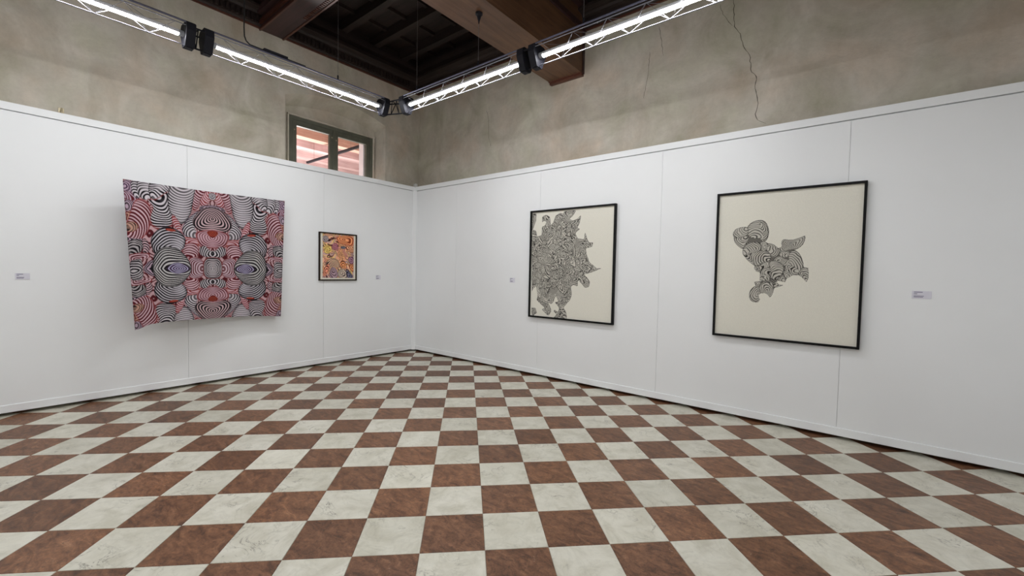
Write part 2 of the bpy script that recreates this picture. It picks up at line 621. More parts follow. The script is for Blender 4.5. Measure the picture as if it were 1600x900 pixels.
def build_wall_left():
    mb = MB()
    n = 20
    X = -PD
    ys = [WY0 + (WYR - WY0) * k / n for k in range(n + 1)]
    za = [arch(y, WY0, WYR, 4.19, 0.17) for y in ys]
    yb = [BY0 + (BYR - BY0) * k / n for k in range(n + 1)]
    zb = [arch(y, BY0, BYR, 4.12, 0.12) for y in yb]
    top = 5.9

    def quad(a, b, c, d):
        mb.add([a, b, c, d], [(0, 1, 2, 3)])
    quad((X, WY1 - .2, 0), (X, WY0, 0), (X, WY0, top), (X, WY1 - .2, top))
    quad((X, WYR, 0), (X, PD + .2, 0), (X, PD + .2, top), (X, WYR, top))
    quad((X, WY0, 0), (X, WYR, 0), (X, WYR, ZSILL), (X, WY0, ZSILL))
    for k in range(n):
        quad((X, ys[k], za[k]), (X, ys[k + 1], za[k + 1]), (X, ys[k + 1], top), (X, ys[k], top))
        quad((X, ys[k], za[k]), (WBX, yb[k], zb[k]), (WBX, yb[k + 1], zb[k + 1]), (X, ys[k + 1], za[k + 1]))
    # jambs and sill
    quad((X, WY0, ZSILL), (X, WY0, za[0]), (WBX, BY0, zb[0]), (WBX, BY0, ZSILL))
    quad((X, WYR, ZSILL), (WBX, BYR, ZSILL), (WBX, BYR, zb[-1]), (X, WYR, za[-1]))
    quad((X, WY0, ZSILL), (WBX, BY0, ZSILL), (WBX, BYR, ZSILL), (X, WYR, ZSILL))
    # tympanum above and strips beside the window
    for k in range(n):
        quad((WBX, yb[k], OZ), (WBX, yb[k + 1], OZ), (WBX, yb[k + 1], zb[k + 1]), (WBX, yb[k], zb[k]))
    quad((WBX, BY0, ZSILL), (WBX, OY0, ZSILL), (WBX, OY0, OZ), (WBX, BY0, OZ))
    quad((WBX, OYR, ZSILL), (WBX, BYR, ZSILL), (WBX, BYR, OZ), (WBX, OYR, OZ))
    # outer side of the wall
    XO = -PD - WT
    quad((XO, WY1 - .2, 0), (XO, OY0, 0), (XO, OY0, top), (XO, WY1 - .2, top))
    quad((XO, OYR, 0), (XO, PD + .2, 0), (XO, PD + .2, top), (XO, OYR, top))
    quad((XO, OY0, 0), (XO, OYR, 0), (XO, OYR, ZSILL), (XO, OY0, ZSILL))
    quad((XO, OY0, OZ), (XO, OYR, OZ), (XO, OYR, top), (XO, OY0, top))
    quad((WBX, OY0, OZ), (XO, OY0, OZ), (XO, OYR, OZ), (WBX, OYR, OZ))
    quad((WBX, OY0, ZSILL), (XO, OY0, ZSILL), (XO, OYR, ZSILL), (WBX, OYR, ZSILL))
    quad((WBX, OY0, ZSILL), (WBX, OY0, OZ), (XO, OY0, OZ), (XO, OY0, ZSILL))
    quad((WBX, OYR, ZSILL), (WBX, OYR, OZ), (XO, OYR, OZ), (XO, OYR, ZSILL))
    w = mb.build('wall_left', PLASTER, loc=(X, -3.85, 0), fix=False)
    tag(w, 'bare grey-beige old plaster wall with an arched window recess', 'wall', kind='structure')
    # pale jamb lining seen through the right pane
    MB().box((XO, OYR - .13, ZSILL), (WBX - .06, OYR, OZ)).build('jamb_lining', WHITE_JAMB, w)
    return w


wl = build_wall_left()
tag(MB().box((WX1, WY1 - .2, 0), (WX1 + .2, PD, 5.9)).build('wall_side', PLASTER, loc=(WX1, -3.85, 0)),
    'plaster wall at the end of the cracked wall', 'wall', kind='structure')
tag(MB().box((-PD, WY1 - .2, 0), (WX1, WY1, 5.9)).build('wall_back', PLASTER, loc=(4, WY1, 0)),
    'plaster wall facing the cracked wall', 'wall', kind='structure')


# ---- white display panels in front of the old walls
def lining(name, label, axis, cuts, corner_side):
    """row of white boards with top rail, base board and black recessed plinth.
    axis 'x': boards on the plane y = 0, axis 'y': on the plane x = 0 etc."""
    root = empty(name, axis(cuts[len(cuts) // 2], 0, 0))
    tag(root, label, 'panel wall', kind='structure')
    lo, hi = cuts[0], cuts[-1]
    ca, cb = corner_side

    def bx(t0, t1, d0, d1, z0, z1, nm, mat, bev=0.0):
        p, q = axis(t0, d0, z0), axis(t1, d1, z1)
        o = MB().box(p, q).build(nm, mat, root)
        if bev:
            md = o.modifiers.new('bevel', 'BEVEL')
            md.width = bev
            md.segments = 2
        return o
    for a, b in zip(cuts[:-1], cuts[1:]):
        a, b = min(a, b), max(a, b)
        bx(a + .001, b - .001, -.03, 0, .037, 3.052, 'wall_panel', PANEL, .0012)
    bx(lo, hi, -.20, -.03, .037, ZT - .01, 'stud_frame', PANEL)
    bx(lo, hi, -.10, .006, 3.062, ZT, 'top_rail', PANEL, .002)
    bx(lo, hi, -.02, .009, .036, .114, 'base_board', PANEL, .004)
    bx(lo, hi, -.20, -.14, 0.0, .04, 'recessed_plinth', GAPWOOD)
    return root


R_CUTS = [0.0, 1.14, 2.925, 4.725, 6.503, RX]
L_CUTS = [0.0, -1.788, -3.557, -5.33, -7.1, RY]
right_lin = lining('wall_right_panels', 'white painted display boards standing before the cracked plaster wall',
                   lambda t, d, z: (t, -d, z), R_CUTS, (0, 0))
left_lin = lining('wall_left_panels', 'white painted display boards standing below the window recess',
                  lambda t, d, z: (d, t, z), L_CUTS, (0, 0))
lining('wall_side_panels', 'white display boards on the wall at the end of the cracked wall',
       lambda t, d, z: (RX - d, t, z), [0.0, -1.9, -3.8, -5.7, RY], (0, 0))
lining('wall_back_panels', 'white display boards on the wall facing the cracked wall',
       lambda t, d, z: (t, RY + d, z), [0.0, 2.0, 4.0, 6.0, RX], (0, 0))
# white cover strip in the inner corner
cs = MB().prism([(0, 0), (.055, 0), (.055, -.006), (.006, -.055), (0, -.055)], lambda u, w, t: (u, w, t), .03, 3.06).build(
    'trim_1', PANEL, loc=(0, 0, 0.03))
tag(cs, 'narrow white cover strip in the corner between the two board walls', 'trim', kind='structure')

# corner clip on top of the boards, and small hook on the left
cl = empty('cable_clip', (0.0, 0.0, ZT))
tag(cl, 'small white plastic clip on top of the boards in the corner', 'clip')
MB().box((-.03, -.02, ZT), (.03, .03, ZT + .012)).build('clip_base', CLIP, cl)
MB().box((-.03, -.02, ZT + .012), (-.014, .03, ZT + .06)).build('clip_arm', CLIP, cl)
MB().box((.014, -.02, ZT + .012), (.03, .03, ZT + .06)).build('clip_arm', CLIP, cl)
hk = empty('wall_hook', (-PD, -4.62, 3.24))
tag(hk, 'small brass wall hook on the plaster just above the white boards', 'hook')
MB().box((-PD - .002, -4.645, 3.17), (-PD + .008, -4.60, 3.25)).build('hook_plate', BRASS, hk)
MB().polyline([(-PD, -4.622, 3.2), (-PD + .05, -4.622, 3.2), (-PD + .06, -4.622, 3.24)], .008).build('hook_arm', BRASS, hk)


# ---- window
def build_window():
    root = empty('window_1', (WBX, (OY0 + OYR) / 2, ZSILL))
    tag(root, 'grey-green wooden casement window set in the arched recess', 'window', kind='structure')
    x0, x1 = WBX - .05, WBX + .03
    y0, y1, zt, zb = OY0 - .01, OYR + .01, OZ + .01, ZSILL

    def b(nm, a, c, m=GREEN_PAINT, bev=.004):
        o = MB().box(a, c).build(nm, m, root)
        md = o.modifiers.new('bevel', 'BEVEL')
        md.width = bev
        md.segments = 1
        return o
    fw = .055
    b('frame_post', (x0, y0, zb), (x1, y0 + fw, zt))
    b('frame_post', (x0, y1 - fw, zb), (x1, y1, zt))
    b('frame_head', (x0, y0 + fw, zt - fw), (x1, y1 - fw, zt))
    b('frame_sill', (x0, y0 + fw, zb), (x1 + .03, y1 - fw, zb + .05))
    ym = -1.342
    # thin architrave bead around the frame
    b('bead', (x1 - .01, y0 - .022, zb), (x1 + .012, y0, zt + .02), PLASTER, .002)
    b('bead', (x1 - .01, y1, zb), (x1 + .012, y1 + .03, zt + .02), PLASTER, .002)
    b('bead', (x1 - .01, y0 - .022, zt), (x1 + .03, y1 + .03, zt + .022), PLASTER, .002)
    for k, (a, c) in enumerate(((y0 + fw, ym - .003), (ym + .003, y1 - fw))):
        s = .072
        xs0, xs1 = x0 + .012, x1 - .008
        sash = MB().box((xs0, a + .003, zb + .05), (xs1, a + s, zt - fw - .004)).box((xs0, c - s, zb + .05), (xs1, c - .003, zt - fw - .004)) \
            .box((xs0, a + s, zt - fw - .084), (xs1, c - s, zt - fw - .004)).box((xs0, a + s, zb + .05), (xs1, c - s, zb + .13)) \
            .build('sash', GREEN_PAINT, root)
        MB().box((xs0 + .02, a + s - .004, zb + .126), (xs0 + .025, c - s + .004, zt - fw - .08)).build('pane', GLASS, sash)
        MB().tube((xs1, a + s * .5, zt - fw - .16), (xs1 + .012, a + s * .5, zt - fw - .16), .012, 10).build('pin', BRASS, sash)
        if k == 0:
            MB().tube((xs1, c - s * .5, zt - fw - .13), (xs1 + .012, c - s * .5, zt - fw - .13), .012, 10).build('pin', BRASS, sash)
    b('meeting_stile', (x1 - .012, ym - .022, zb + .05), (x1 + .008, ym + .022, zt - fw - .002))


build_window()


# ---- room behind the window: boarded ceiling, beams, a tie bar
def next_room():
    XO = -PD - WT
    zc = 4.42
    fl2 = MB().box((-6.2, -4.5, -.12), (XO, 3.2, 0)).build('floor_next_room', GROUT, loc=(-3.4, -.6, 0))
    tag(fl2, 'floor of the room behind the window', 'floor', kind='structure')
    w = MB().box((-6.3, -4.5, 0), (-6.2, 3.2, 4.9)).box((-6.2, 3.2, 0), (XO, 3.3, 4.9)).box((-6.2, -4.6, 0), (XO, -4.5, 4.9)) \
        .build('wall_next_room', ROOMWALL, loc=(-6.2, -.6, 0))
    tag(w, 'pale walls of the room behind the window', 'wall', kind='structure')
    ce = MB().box((-6.2, -4.5, zc + .03), (XO, 3.2, zc + .12)).build('ceiling_next_room', PINKWOOD, loc=(-3.4, -.6, zc))
    tag(ce, 'pale pink boarded ceiling of the room seen through the window', 'ceiling', kind='structure')
    x = XO - .02
    k = 0
    while x > -6.1:
        MB().box((x - .20, -4.5, zc + random.uniform(0, .006)), (x - .006, 3.2, zc + .03)).build('board', PINKWOOD, ce)
        x -= .206
        k += 1
    for xb, m, hh, ww in ((-1.55, ORANGEWOOD, .16, .16), (-2.35, ORANGEWOOD, .20, .22), (-3.25, PINKWOOD, .16, .2), (-4.2, PINKWOOD, .16, .2), (-5.1, PINKWOOD, .16, .2)):
        MB().box((xb - ww / 2, -4.5, zc - hh), (xb + ww / 2, 3.2, zc + .02)).build('ceiling_beam', m, ce)
    # dark tie bar running away from the window
    yb = -0.6
    P1, P2 = hit(480, 253, 1, yb), hit(562, 230, 1, yb)
    zb = (P1[2] + P2[2]) / 2
    o = MB().box((P1[0], yb - .022, zb - .022), (P2[0], yb + .022, zb + .022)).build('lighting_bar', BLACK_METAL, loc=((P1[0] + P2[0]) / 2, yb, zb))
    tag(o, 'dark square lighting bar hanging in the room behind the window', 'bar')
    for xx in (P1[0] * .85 + P2[0] * .15, P1[0] * .15 + P2[0] * .85):
        MB().tube((xx, yb, zb), (xx, yb, zc + .02), .003, 5).build('hanger_wire', WIRE, o)
    ld = bpy.data.lights.new('next_room_lamp_offscreen', 'POINT')
    ld.energy = 250
    ld.color = (1.0, 0.90, 0.91)
    ld.shadow_soft_size = .25
    lo = bpy.data.objects.new('next_room_lamp_offscreen', ld)
    COL.objects.link(lo)
    lo.location = (-2.9, -1.1, 2.3)


next_room()


# ---- timber ceiling
def build_ceiling():
    ce = MB().box((-PD, WY1, ZD), (WX1, PD, ZD + .15)).build('ceiling', DARKWOOD_X, loc=(4, -3.85, ZD))
    tag(ce, 'dark timber ceiling with joists between heavy beams', 'ceiling', kind='structure')
    PB = [(2.91, 3.456), (6.55, 7.10)]          # primary beams (run along y)
    SB = [(-2.62, -2.30), (-5.40, -5.08)]      # secondary beams (run along x)
    xs = [(-PD, PB[0][0]), (PB[0][1], PB[1][0]), (PB[1][1], WX1)]
    # joists
    y = -.22
    while y > WY1 + .2:
        if all(not (a - .12 < y < b + .12) for a, b in SB):
            for a, b in xs:
                MB().box((a, y - .055, 5.45), (b, y + .055, ZD)).build('joist', DARKWOOD_X, ce)
        y -= .59
    # battens between the joists
    for a, b in xs:
        n = int((b - a) / .62)
        for k in range(1, n + 1):
            x = a + (b - a) * k / (n + 1)
            MB().box((x - .03, WY1, ZD - .05), (x + .03, PD, ZD)).build('batten', DARKWOOD_X, ce)
    # secondary beams with stepped mouldings
    for k, (a, b) in enumerate(SB):
        for xa, xb in xs:
            bm = MB().box((xa, a, 4.985), (xb, b, 5.40)).build('cross_beam', REDWOOD, ce)
            for s, e in ((-1, a), (1, b)):
                MB().box((xa, e, 5.05), (xb, e + s * .03, 5.09)).build('moulding', MOULD, bm)
                MB().box((xa, e, 5.16), (xb, e + s * .07, 5.24)).build('moulding', REDWOOD, bm)
                MB().box((xa, e, 5.30), (xb, e + s * .12, 5.46)).build('moulding', REDWOOD, bm)
            MB().box((xa, b - .012, 4.972), (xb, b + .012, 5.0)).build('moulding', MOULD, bm)
            MB().box((xa, a - .012, 4.972), (xb, a + .012, 5.0)).build('moulding', MOULD, bm)
            if k == 0 and xa < 0:
                mb = MB()
                x = .55
                while x < xb:
                    mb.box((x, b - .075, 4.975), (x + .022, b - .03, 4.99))
                    x += .045
                mb.build('bead_row', MOULD, bm)['kind'] = 'stuff'
    # primary beams
    for k, (a, b) in enumerate(PB):
        bm = MB().box((a, WY1, 4.405), (b, PD, 5.5)).build('main_beam', BEAMWOOD, ce)
        MB().box((b, WY1, 4.98), (b + .03, PD, 5.05)).build('moulding', REDWOOD, bm)
        MB().box((b, WY1, 5.25), (b + .08, PD, 5.40)).build('moulding', REDWOOD, bm)
        MB().box((a - .03, WY1, 4.98), (a, PD, 5.05)).build('moulding', REDWOOD, bm)
        if k == 0:
            # wall end: darker bearing board with a red moulded lower edge
            MB().box((a, PD - .06, 4.37), (b, PD, 4.405)).build('end_moulding', MOULD, bm)
            MB().box((a, PD - .09, 4.395), (b, PD - .06, 4.405)).build('end_moulding', MOULD, bm)
            MB().box((b - .006, PD - .05, 4.40), (b + .012, PD, 5.0)).build('end_moulding', REDWOOD, bm)
    # cornice: stepped profile with dentils
    prof = [(0, 5.0), (.022, 5.0), (.03, 5.025), (.045, 5.035), (.045, 5.15), (.085, 5.16), (.10, 5.19), (.20, 5.205), (.20, 5.235), (.07, 5.25), (.07, 5.34), (.15, 5.36), (.15, 5.46), (.04, 5.47), (.04, 5.625), (0, 5.625)]
    c1 = MB().prism(prof, lambda u, w, t: (-PD + u, t, w), WY1, PD).build('trim_2', DARKWOOD_Y, loc=(-PD, -3.85, 5.0))
    tag(c1, 'carved dark wood cornice with dentils above the window wall', 'cornice', kind='structure')
    MB().box((-PD, WY1, 4.992), (-PD + .026, PD, 5.022)).build('red_fillet', MOULD, c1)
    c2 = MB().prism(prof, lambda u, w, t: (t, PD - u, w), -PD, WX1).build('trim_3', DARKWOOD_RX, loc=(4, PD, 5.0))
    tag(c2, 'carved dark wood cornice above the cracked wall', 'cornice', kind='structure')
    MB().box((-PD, PD - .026, 4.992), (WX1, PD, 5.022)).build('red_fillet', MOULD, c2)
    me = None
    n = 0
    y = PD - .25
    while y > -4.4:
        if n == 0:
            o = MB().box((-PD + .044, y - .03, 5.055), (-PD + .075, y, 5.145)).build('dentil', DARKWOOD_Y, c1, loc=(-PD + .044, y - .015, 5.1))
            me = o.data
        else:
            o = bpy.data.objects.new('dentil', me)
            COL.objects.link(o)
            o.parent = c1
            o.location = (.044, y - .015 + 3.85, .1)
        n += 1
        y -= .062
    for nm, args in (('trim_4', (lambda u, w, t: (WX1 - u, t, w), WY1, PD)), ('trim_5', (lambda u, w, t: (t, WY1 + u, w), -PD, WX1))):
        c3 = MB().prism(prof, *args).build(nm, DARKWOOD_Y, loc=(4, -3.85, 5.0))
        tag(c3, 'plain dark wood cornice on a wall behind the light frame', 'cornice', kind='structure')


build_ceiling()

# ------------------------------------------------------------------ hanging light trusses
ZL = 3.74
XL, YR, XO2, YO2 = 1.56, -1.62, 6.20, -6.10
NT = (.08, .06)     # chord on the room side
FT = (-.08, .06)    # chord on the wall side
BT = (0, -.095)


def truss(p0, direction, inward, length, label, group, tube=(0.06, 0.06), suffix=''):
    """p0 start, direction and inward unit vectors (2-D); everything hangs at ZL"""
    p0 = np.array([p0[0], p0[1], ZL])
    d = np.array([direction[0], direction[1], 0.0])
    w = np.array([inward[0], inward[1], 0.0])
    up = np.array([0, 0, 1.0])

    def P(s, c, dz=0.0):
        return p0 + d * s + w * c[0] + up * (c[1] + dz)
    root = empty('light_truss' + suffix, tuple(p0 + d * length / 2))
    tag(root, label, 'light truss', group)
    for c in (NT, FT, BT):
        MB().tube(P(0, c), P(length, c), .0048, 8).build('chord', CHROME, root, smooth=False)
    MB().tube(P(.02, NT, .03), P(length - .02, NT, .03), .009, 6).build('cable_rail', RAIL_MAT, root)
    n = 5
    for A, B in ((NT, BT), (FT, BT), (NT, FT)):
        for k in range(n):
            s0, s1 = .1 + (length - .2) * k / n, .1 + (length - .2) * (k + .5) / n
            s2 = .1 + (length - .2) * (k + 1) / n
            MB().tube(P(s0, A), P(s1, B), .0019, 5).build('diagonal_rod', CHROME, root)
            MB().tube(P(s1, B), P(s2, A), .0019, 5).build('diagonal_rod', CHROME, root)
    poly = [(-.095, .085), (-.07, .105), (.07, .105), (.10, .085), (.105, .02), (.045, -.115), (-.045, -.115), (-.105, .02)]
    for s0, s1 in ((-.055, .02), (length - .02, length + .055)):
        pl = MB().prism(poly, lambda u, v, t: P(t, (u, v)), s0, s1).build('end_plate', BLACK_METAL, root)
        MB().box(P((s0 + s1) / 2 - .03, (-.03, -.122)), P((s0 + s1) / 2 + .03, (.03, -.112))).build('foot_cap', BLACK_METAL, pl)
    # tube lamp: lower diffuser gives light, upper back is opaque
    t0, t1 = tube[0], length - tube[1]
    lamp = empty('tube_lamp' + suffix, (0, 0, 0))
    lamp.parent = root
    r = .026
    a0, a1 = math.radians(-90 - 70), math.radians(-90 + 70)   # one-sided LED tube
    m = 14
    ring = [(r * math.cos(a0 + (a1 - a0) * k / m), r * math.sin(a0 + (a1 - a0) * k / m)) for k in range(m + 1)]
    v, f = [], []
    for s in (t0, t1):
        v += [P(s, q) for q in ring]
    f = [(k, k + 1, m + 2 + k, m + 1 + k) for k in range(m)]
    diff = MB().add(v, f).build('diffuser' + suffix, LAMP, lamp, fix=False, smooth=True)
    back = [(ring[-1][0] * 1.0, ring[-1][1])] + [(r * 1.05 * math.cos(x), r * 1.05 * math.sin(x)) for x in (math.radians(q) for q in (0, 30, 60, 90, 120, 150, 180))] + [(ring[0][0], ring[0][1])]
    MB().prism(back, lambda u, vv, t: P(t, (u, vv)), t0, t1).build('lamp_back', LAMP_BACK, lamp)
    for s0, s1 in ((t0 - .045, t0), (t1, t1 + .045)):
        MB().tube(P(s0, (0, 0)), P(s1, (0, 0)), .028, 10).build('lampholder', SOCKET, lamp)
    return P


GV = 'tube light trusses of the hanging frame'
wl1 = 'lit tube truss before the window wall, crossing above the arched window'
wl2 = 'lit tube truss before the window wall, beyond the inline joint from the window'
wr1 = 'lit tube truss before the cracked wall, between corner joint and main beam end'
wr2 = 'lit tube truss before the cracked wall, passing the main beam away from the corner'
truss((XL, -1.79), (0, -1), (1, 0), 1.965, wl1, GV)
truss((XL, -3.935), (0, -1), (1, 0), 1.965, wl2, GV)
truss((1.885, YR), (1, 0), (0, -1), 1.945, wr1, GV)
truss((4.01, YR), (1, 0), (0, -1), 1.945, wr2, GV)
truss((XO2, -1.79), (0, -1), (-1, 0), 1.965, 'lit tube truss facing the window wall, on its cracked-wall end', GV, suffix='_offscreen')
truss((XO2, -3.935), (0, -1), (-1, 0), 1.965, 'lit tube truss facing the window wall, on its end away from the cracked wall', GV, suffix='_offscreen')
truss((1.885, YO2), (1, 0), (0, 1), 1.945, 'lit tube truss facing the cracked wall, on its window-wall end', GV, suffix='_offscreen')
truss((4.01, YO2), (1, 0), (0, 1), 1.945, 'lit tube truss facing the cracked wall, on its end away from the window wall', GV, suffix='_offscreen')


def inline_joint(p, d, label, group=None):
    p = np.array([p[0], p[1], ZL])
    d = np.array([d[0], d[1], 0.0])
    w = np.array([d[1], -d[0], 0])
    root = empty('truss_joint', tuple(p))
    tag(root, label, 'truss joint', group)
    for sgn in (-1, 1):
        MB().tube(p - d * .04 + w * .08 * sgn + [0, 0, .06], p + d * .04 + w * .08 * sgn + [0, 0, .06], .009, 8).build('joint_rod', BLACK_METAL, root)
    MB().tube(p - d * .04 + [0, 0, -.095], p + d * .04 + [0, 0, -.095], .009, 8).build('joint_rod', BLACK_METAL, root)
    for sgn in (-1, 1):
        MB().tube(p + w * .08 * sgn + [0, 0, .06] + d * .015, p + [0, 0, -.095] + d * .015, .006, 6).build('cross_rod', BLACK_METAL, root)
    MB().tube(p + w * .08 + [0, 0, .06] + d * .015, p - w * .08 + [0, 0, .06] + d * .015, .006, 6).build('cross_rod', BLACK_METAL, root)


inline_joint((XL, -3.845), (0, -1), 'black inline joint between the two trusses before the window wall')
inline_joint((3.92, YR), (1, 0), 'black inline joint of the trusses under the main beam')
inline_joint((XO2, -3.845), (0, -1), 'black inline joint between the trusses facing the window wall')
inline_joint((3.92, YO2), (1, 0), 'black inline joint between the trusses facing the cracked wall')


def corner_joint(A, wa, B, wb, label, group=None):
    """A, B: truss end points; wa, wb: inward lateral vectors there"""
    A, B = np.array([A[0], A[1], ZL]), np.array([B[0], B[1], ZL])
    wa, wb = np.array([wa[0], wa[1], 0.]), np.array([wb[0], wb[1], 0.])
    root = empty('truss_corner_joint', tuple((A + B) / 2))
    tag(root, label, 'truss joint', group)
    Q = {}
    for nm, c in (('n', NT), ('f', FT), ('b', BT)):
        a = A + wa * c[0] + np.array([0, 0, c[1]])
        b = B + wb * c[0] + np.array([0, 0, c[1]])
        MB().tube(a, b, .0095, 8).build('joint_rod', BLACK_METAL, root)
        Q[nm] = (a, b)
    for t in (.3, .7):
        L = lambda k: Q[k][0] * (1 - t) + Q[k][1] * t
        mid = (Q['f'][0] + Q['f'][1]) / 2
        MB().tube(L('n'), mid, .006, 6).build('cross_rod', BLACK_METAL, root)
        MB().tube(L('b'), mid, .006, 6).build('cross_rod', BLACK_METAL, root)
        MB().tube(L('n'), L('b'), .005, 6).build('cross_rod', BLACK_METAL, root)


corner_joint((XL, -1.74), (1, 0), (1.835, YR), (0, -1), 'black rod corner joint where two lit trusses meet by the window corner')
corner_joint((XO2, -1.74), (-1, 0), (6.005, YR), (0, -1), 'black rod corner joint at the other end of the trusses before the cracked wall')
corner_joint((XL, -5.95), (1, 0), (1.835, YO2), (0, 1), 'black rod corner joint at the other end of the trusses before the window wall')
corner_joint((XO2, -5.95), (-1, 0), (6.005, YO2), (0, 1), 'black rod corner joint of the frame diagonally across from the window corner')


def wire(px, py, on, ztop, label, top_cone=False):
    """suspension wire from a truss chord up to the timber"""
    if on == 'L':
        x = XL + NT[0]
        y = hit(px, py, 0, x)[1]
    elif on == 'F':
        x, y = XL + FT[0], hit(px, py, 0, XL + FT[0])[1]
    else:
        y = YR - NT[0]
        x = hit(px, py, 1, y)[0]
    z0 = ZL + NT[1] + .034
    root = empty('suspension_wire', (x, y, z0))
    tag(root, label, 'wire')
    MB().tube((x, y, z0), (x, y, ztop), .0028, 6).build('wire_strand', WIRE, root)
    MB().tube((x, y, z0), (x, y, z0 + .05), .009, 8).build('lower_grip', BLACK_METAL, root)
    if top_cone:
        mb = MB()
        n = 12
        prof = [(.040, ztop + .002), (.040, ztop - .02), (.026, ztop - .03), (.010, ztop - .085), (.004, ztop - .12)]
        v = [(x + r * math.cos(2 * math.pi * k / n), y + r * math.sin(2 * math.pi * k / n), z) for r, z in prof for k in range(n)]
        f = [(q * n + k, q * n + (k + 1) % n, (q + 1) * n + (k + 1) % n, (q + 1) * n + k) for q in range(len(prof) - 1) for k in range(n)]
        mb.add(v, f).build('ceiling_cup', BLACK_METAL, root)


wire(528, 118, 'L', 4.988, 'thin suspension wire holding the truss above the window')
wire(651, 146, 'R', 5.62, 'thin suspension wire at the truss corner joint by the dark coffer')
wire(747, 107, 'R', 4.405, 'thin suspension wire with a dark cup under the main beam', True)
wire(912, 27, 'R', 5.62, 'thin suspension wire beside the main beam side')

# power cable
xk, yk = XL + NT[0], hit(382, 64, 0, XL + NT[0])[1]
pc = empty('power_cable', (xk, yk, ZL + .1))
tag(pc, 'black power cable dropping from the ceiling onto the truss by the window wall', 'cable')
pts = [(xk, yk, 5.62), (xk, yk, 4.2), (xk, yk - .004, 4.0), (xk, yk, ZL + .17), (xk, yk + .015, ZL + .13), (xk, yk + .05, ZL + .105), (xk, yk + .2, ZL + .104), (xk, yk + .62, ZL + .104)]
MB().polyline(pts, .0065, 7).build('cable_run', CABLE, pc)
MB().box((xk - .02, yk + .18, ZL + .098), (xk + .02, yk + .42, ZL + .122)).build('junction_sleeve', BLACK_METAL, pc)

# ------------------------------------------------------------------ prints: small drawing engine


def value_noise(x, y, seed, n=64):
    g = np.random.default_rng(seed).random((n, n))
    xi, yi = np.floor(x).astype(int), np.floor(y).astype(int)
    fx, fy = x - xi, y - yi
    fx, fy = fx * fx * (3 - 2 * fx), fy * fy * (3 - 2 * fy)
    a, b = g[xi % n, yi % n], g[(xi + 1) % n, yi % n]
    c, d = g[xi % n, (yi + 1) % n], g[(xi + 1) % n, (yi + 1) % n]
    return (a * (1 - fx) + b * fx) * (1 - fy) + (c * (1 - fx) + d * fx) * fy


def smooth_poly(P, it=2, c=.25):
    P = np.array(P, float)
    for _ in range(it):
        Q = np.roll(P, -1, 0)
        P = np.stack([P * (1 - c) + Q * c, P * c + Q * (1 - c)], 1).reshape(-1, 2)
    return P


def ss(a, b, x):
    t = np.clip((x - a) / (b - a), 0, 1)
    return t * t * (3 - 2 * t)


class Canvas:
    def __init__(self, X, Y, base):
        self.X, self.Y = X, Y
        self.rgb = np.tile(np.array(base[:3], float), (X.size, 1)).reshape(X.shape + (3,))

    def lobe(self, poly, anchor, n, base, line, edge, duty=.45, smooth=2, ew=.12, seed=0, warp=.25, grow=1.0, jit=6.0, fat=0.0, arc=None):
        P = smooth_poly(poly, smooth)
        c = np.array(anchor, float)
        off = c - P.mean(0)
        if arc:
            ext = P.mean(0) + off * 2.0
            is_arc = np.linalg.norm(off) > .2 * max(np.ptp(P, 0))
            if is_arc:
                c = P.mean(0) + off * .25
        # keep the anchor inside: pull a little toward the centroid
        c = c * .93 + P.mean(0) * .07
        P = c + (P - c) * grow
        lo, hi = P.min(0), P.max(0)
        m = (self.X >= lo[0]) & (self.X <= hi[0]) & (self.Y >= lo[1]) & (self.Y <= hi[1])
        if not m.any():
            return
        x, y = self.X[m], self.Y[m]
        T = 180
        th = np.linspace(-math.pi, math.pi, T, endpoint=False)
        ux, uy = np.cos(th)[:, None], np.sin(th)[:, None]
        A, B = P - c, np.roll(P, -1, 0) - c
        ex, ey = (B - A)[:, 0][None], (B - A)[:, 1][None]
        den = ux * ey - uy * ex
        den = np.where(np.abs(den) < 1e-12, 1e-12, den)
        t = (A[:, 0][None] * ey - A[:, 1][None] * ex) / den
        s = (A[:, 0][None] * uy - A[:, 1][None] * ux) / den
        t = np.where((s >= -1e-6) & (s <= 1 + 1e-6) & (t > 0), t, 0)
        R = t.max(1)
        R = np.maximum(R, 1e-5)
        dx, dy = x - c[0], y - c[1]
        ang = np.arctan2(dy, dx)
        k = (ang + math.pi) / (2 * math.pi) * T
        k0 = np.floor(k).astype(int)
        fr = k - k0
        r = R[k0 % T] * (1 - fr) + R[(k0 + 1) % T] * fr
        g = np.hypot(dx, dy) / r
        inside = g <= 1
        size = max(hi - lo)
        nz = value_noise(x / size * jit + 9, y / size * jit + 5, seed) - .5
        ph = g ** .9 * n + nz * warp * 2
        if arc and is_arc:
            # bands sweep across the lobe as arcs and bend along its sides
            ph = np.hypot(x - ext[0], y - ext[1]) / arc + .9 * g ** 3 + nz * warp * 2
        wv = .5 + .5 * np.cos(2 * math.pi * ph)
        du = duty + fat * g ** 3
        ln = ss(1 - du - .2, 1 - du + .2, wv)
        # line weight varies along the line
        wgt = .55 + .9 * value_noise(x / size * 3 + 1, y / size * 3 + 2, seed + 7)
        ln = np.clip(ln * wgt, 0, 1)[:, None]
        base, line, edge = (np.array(q[:3], float) for q in (base, line, edge))
        col = base * (1 - ln) + line * ln
        e = (ss(1 - ew * 2, 1, g) * .85)[:, None]
        col = col * (1 - e) + edge * e
        cur = self.rgb[m]
        cur[inside] = col[inside]
        self.rgb[m] = cur


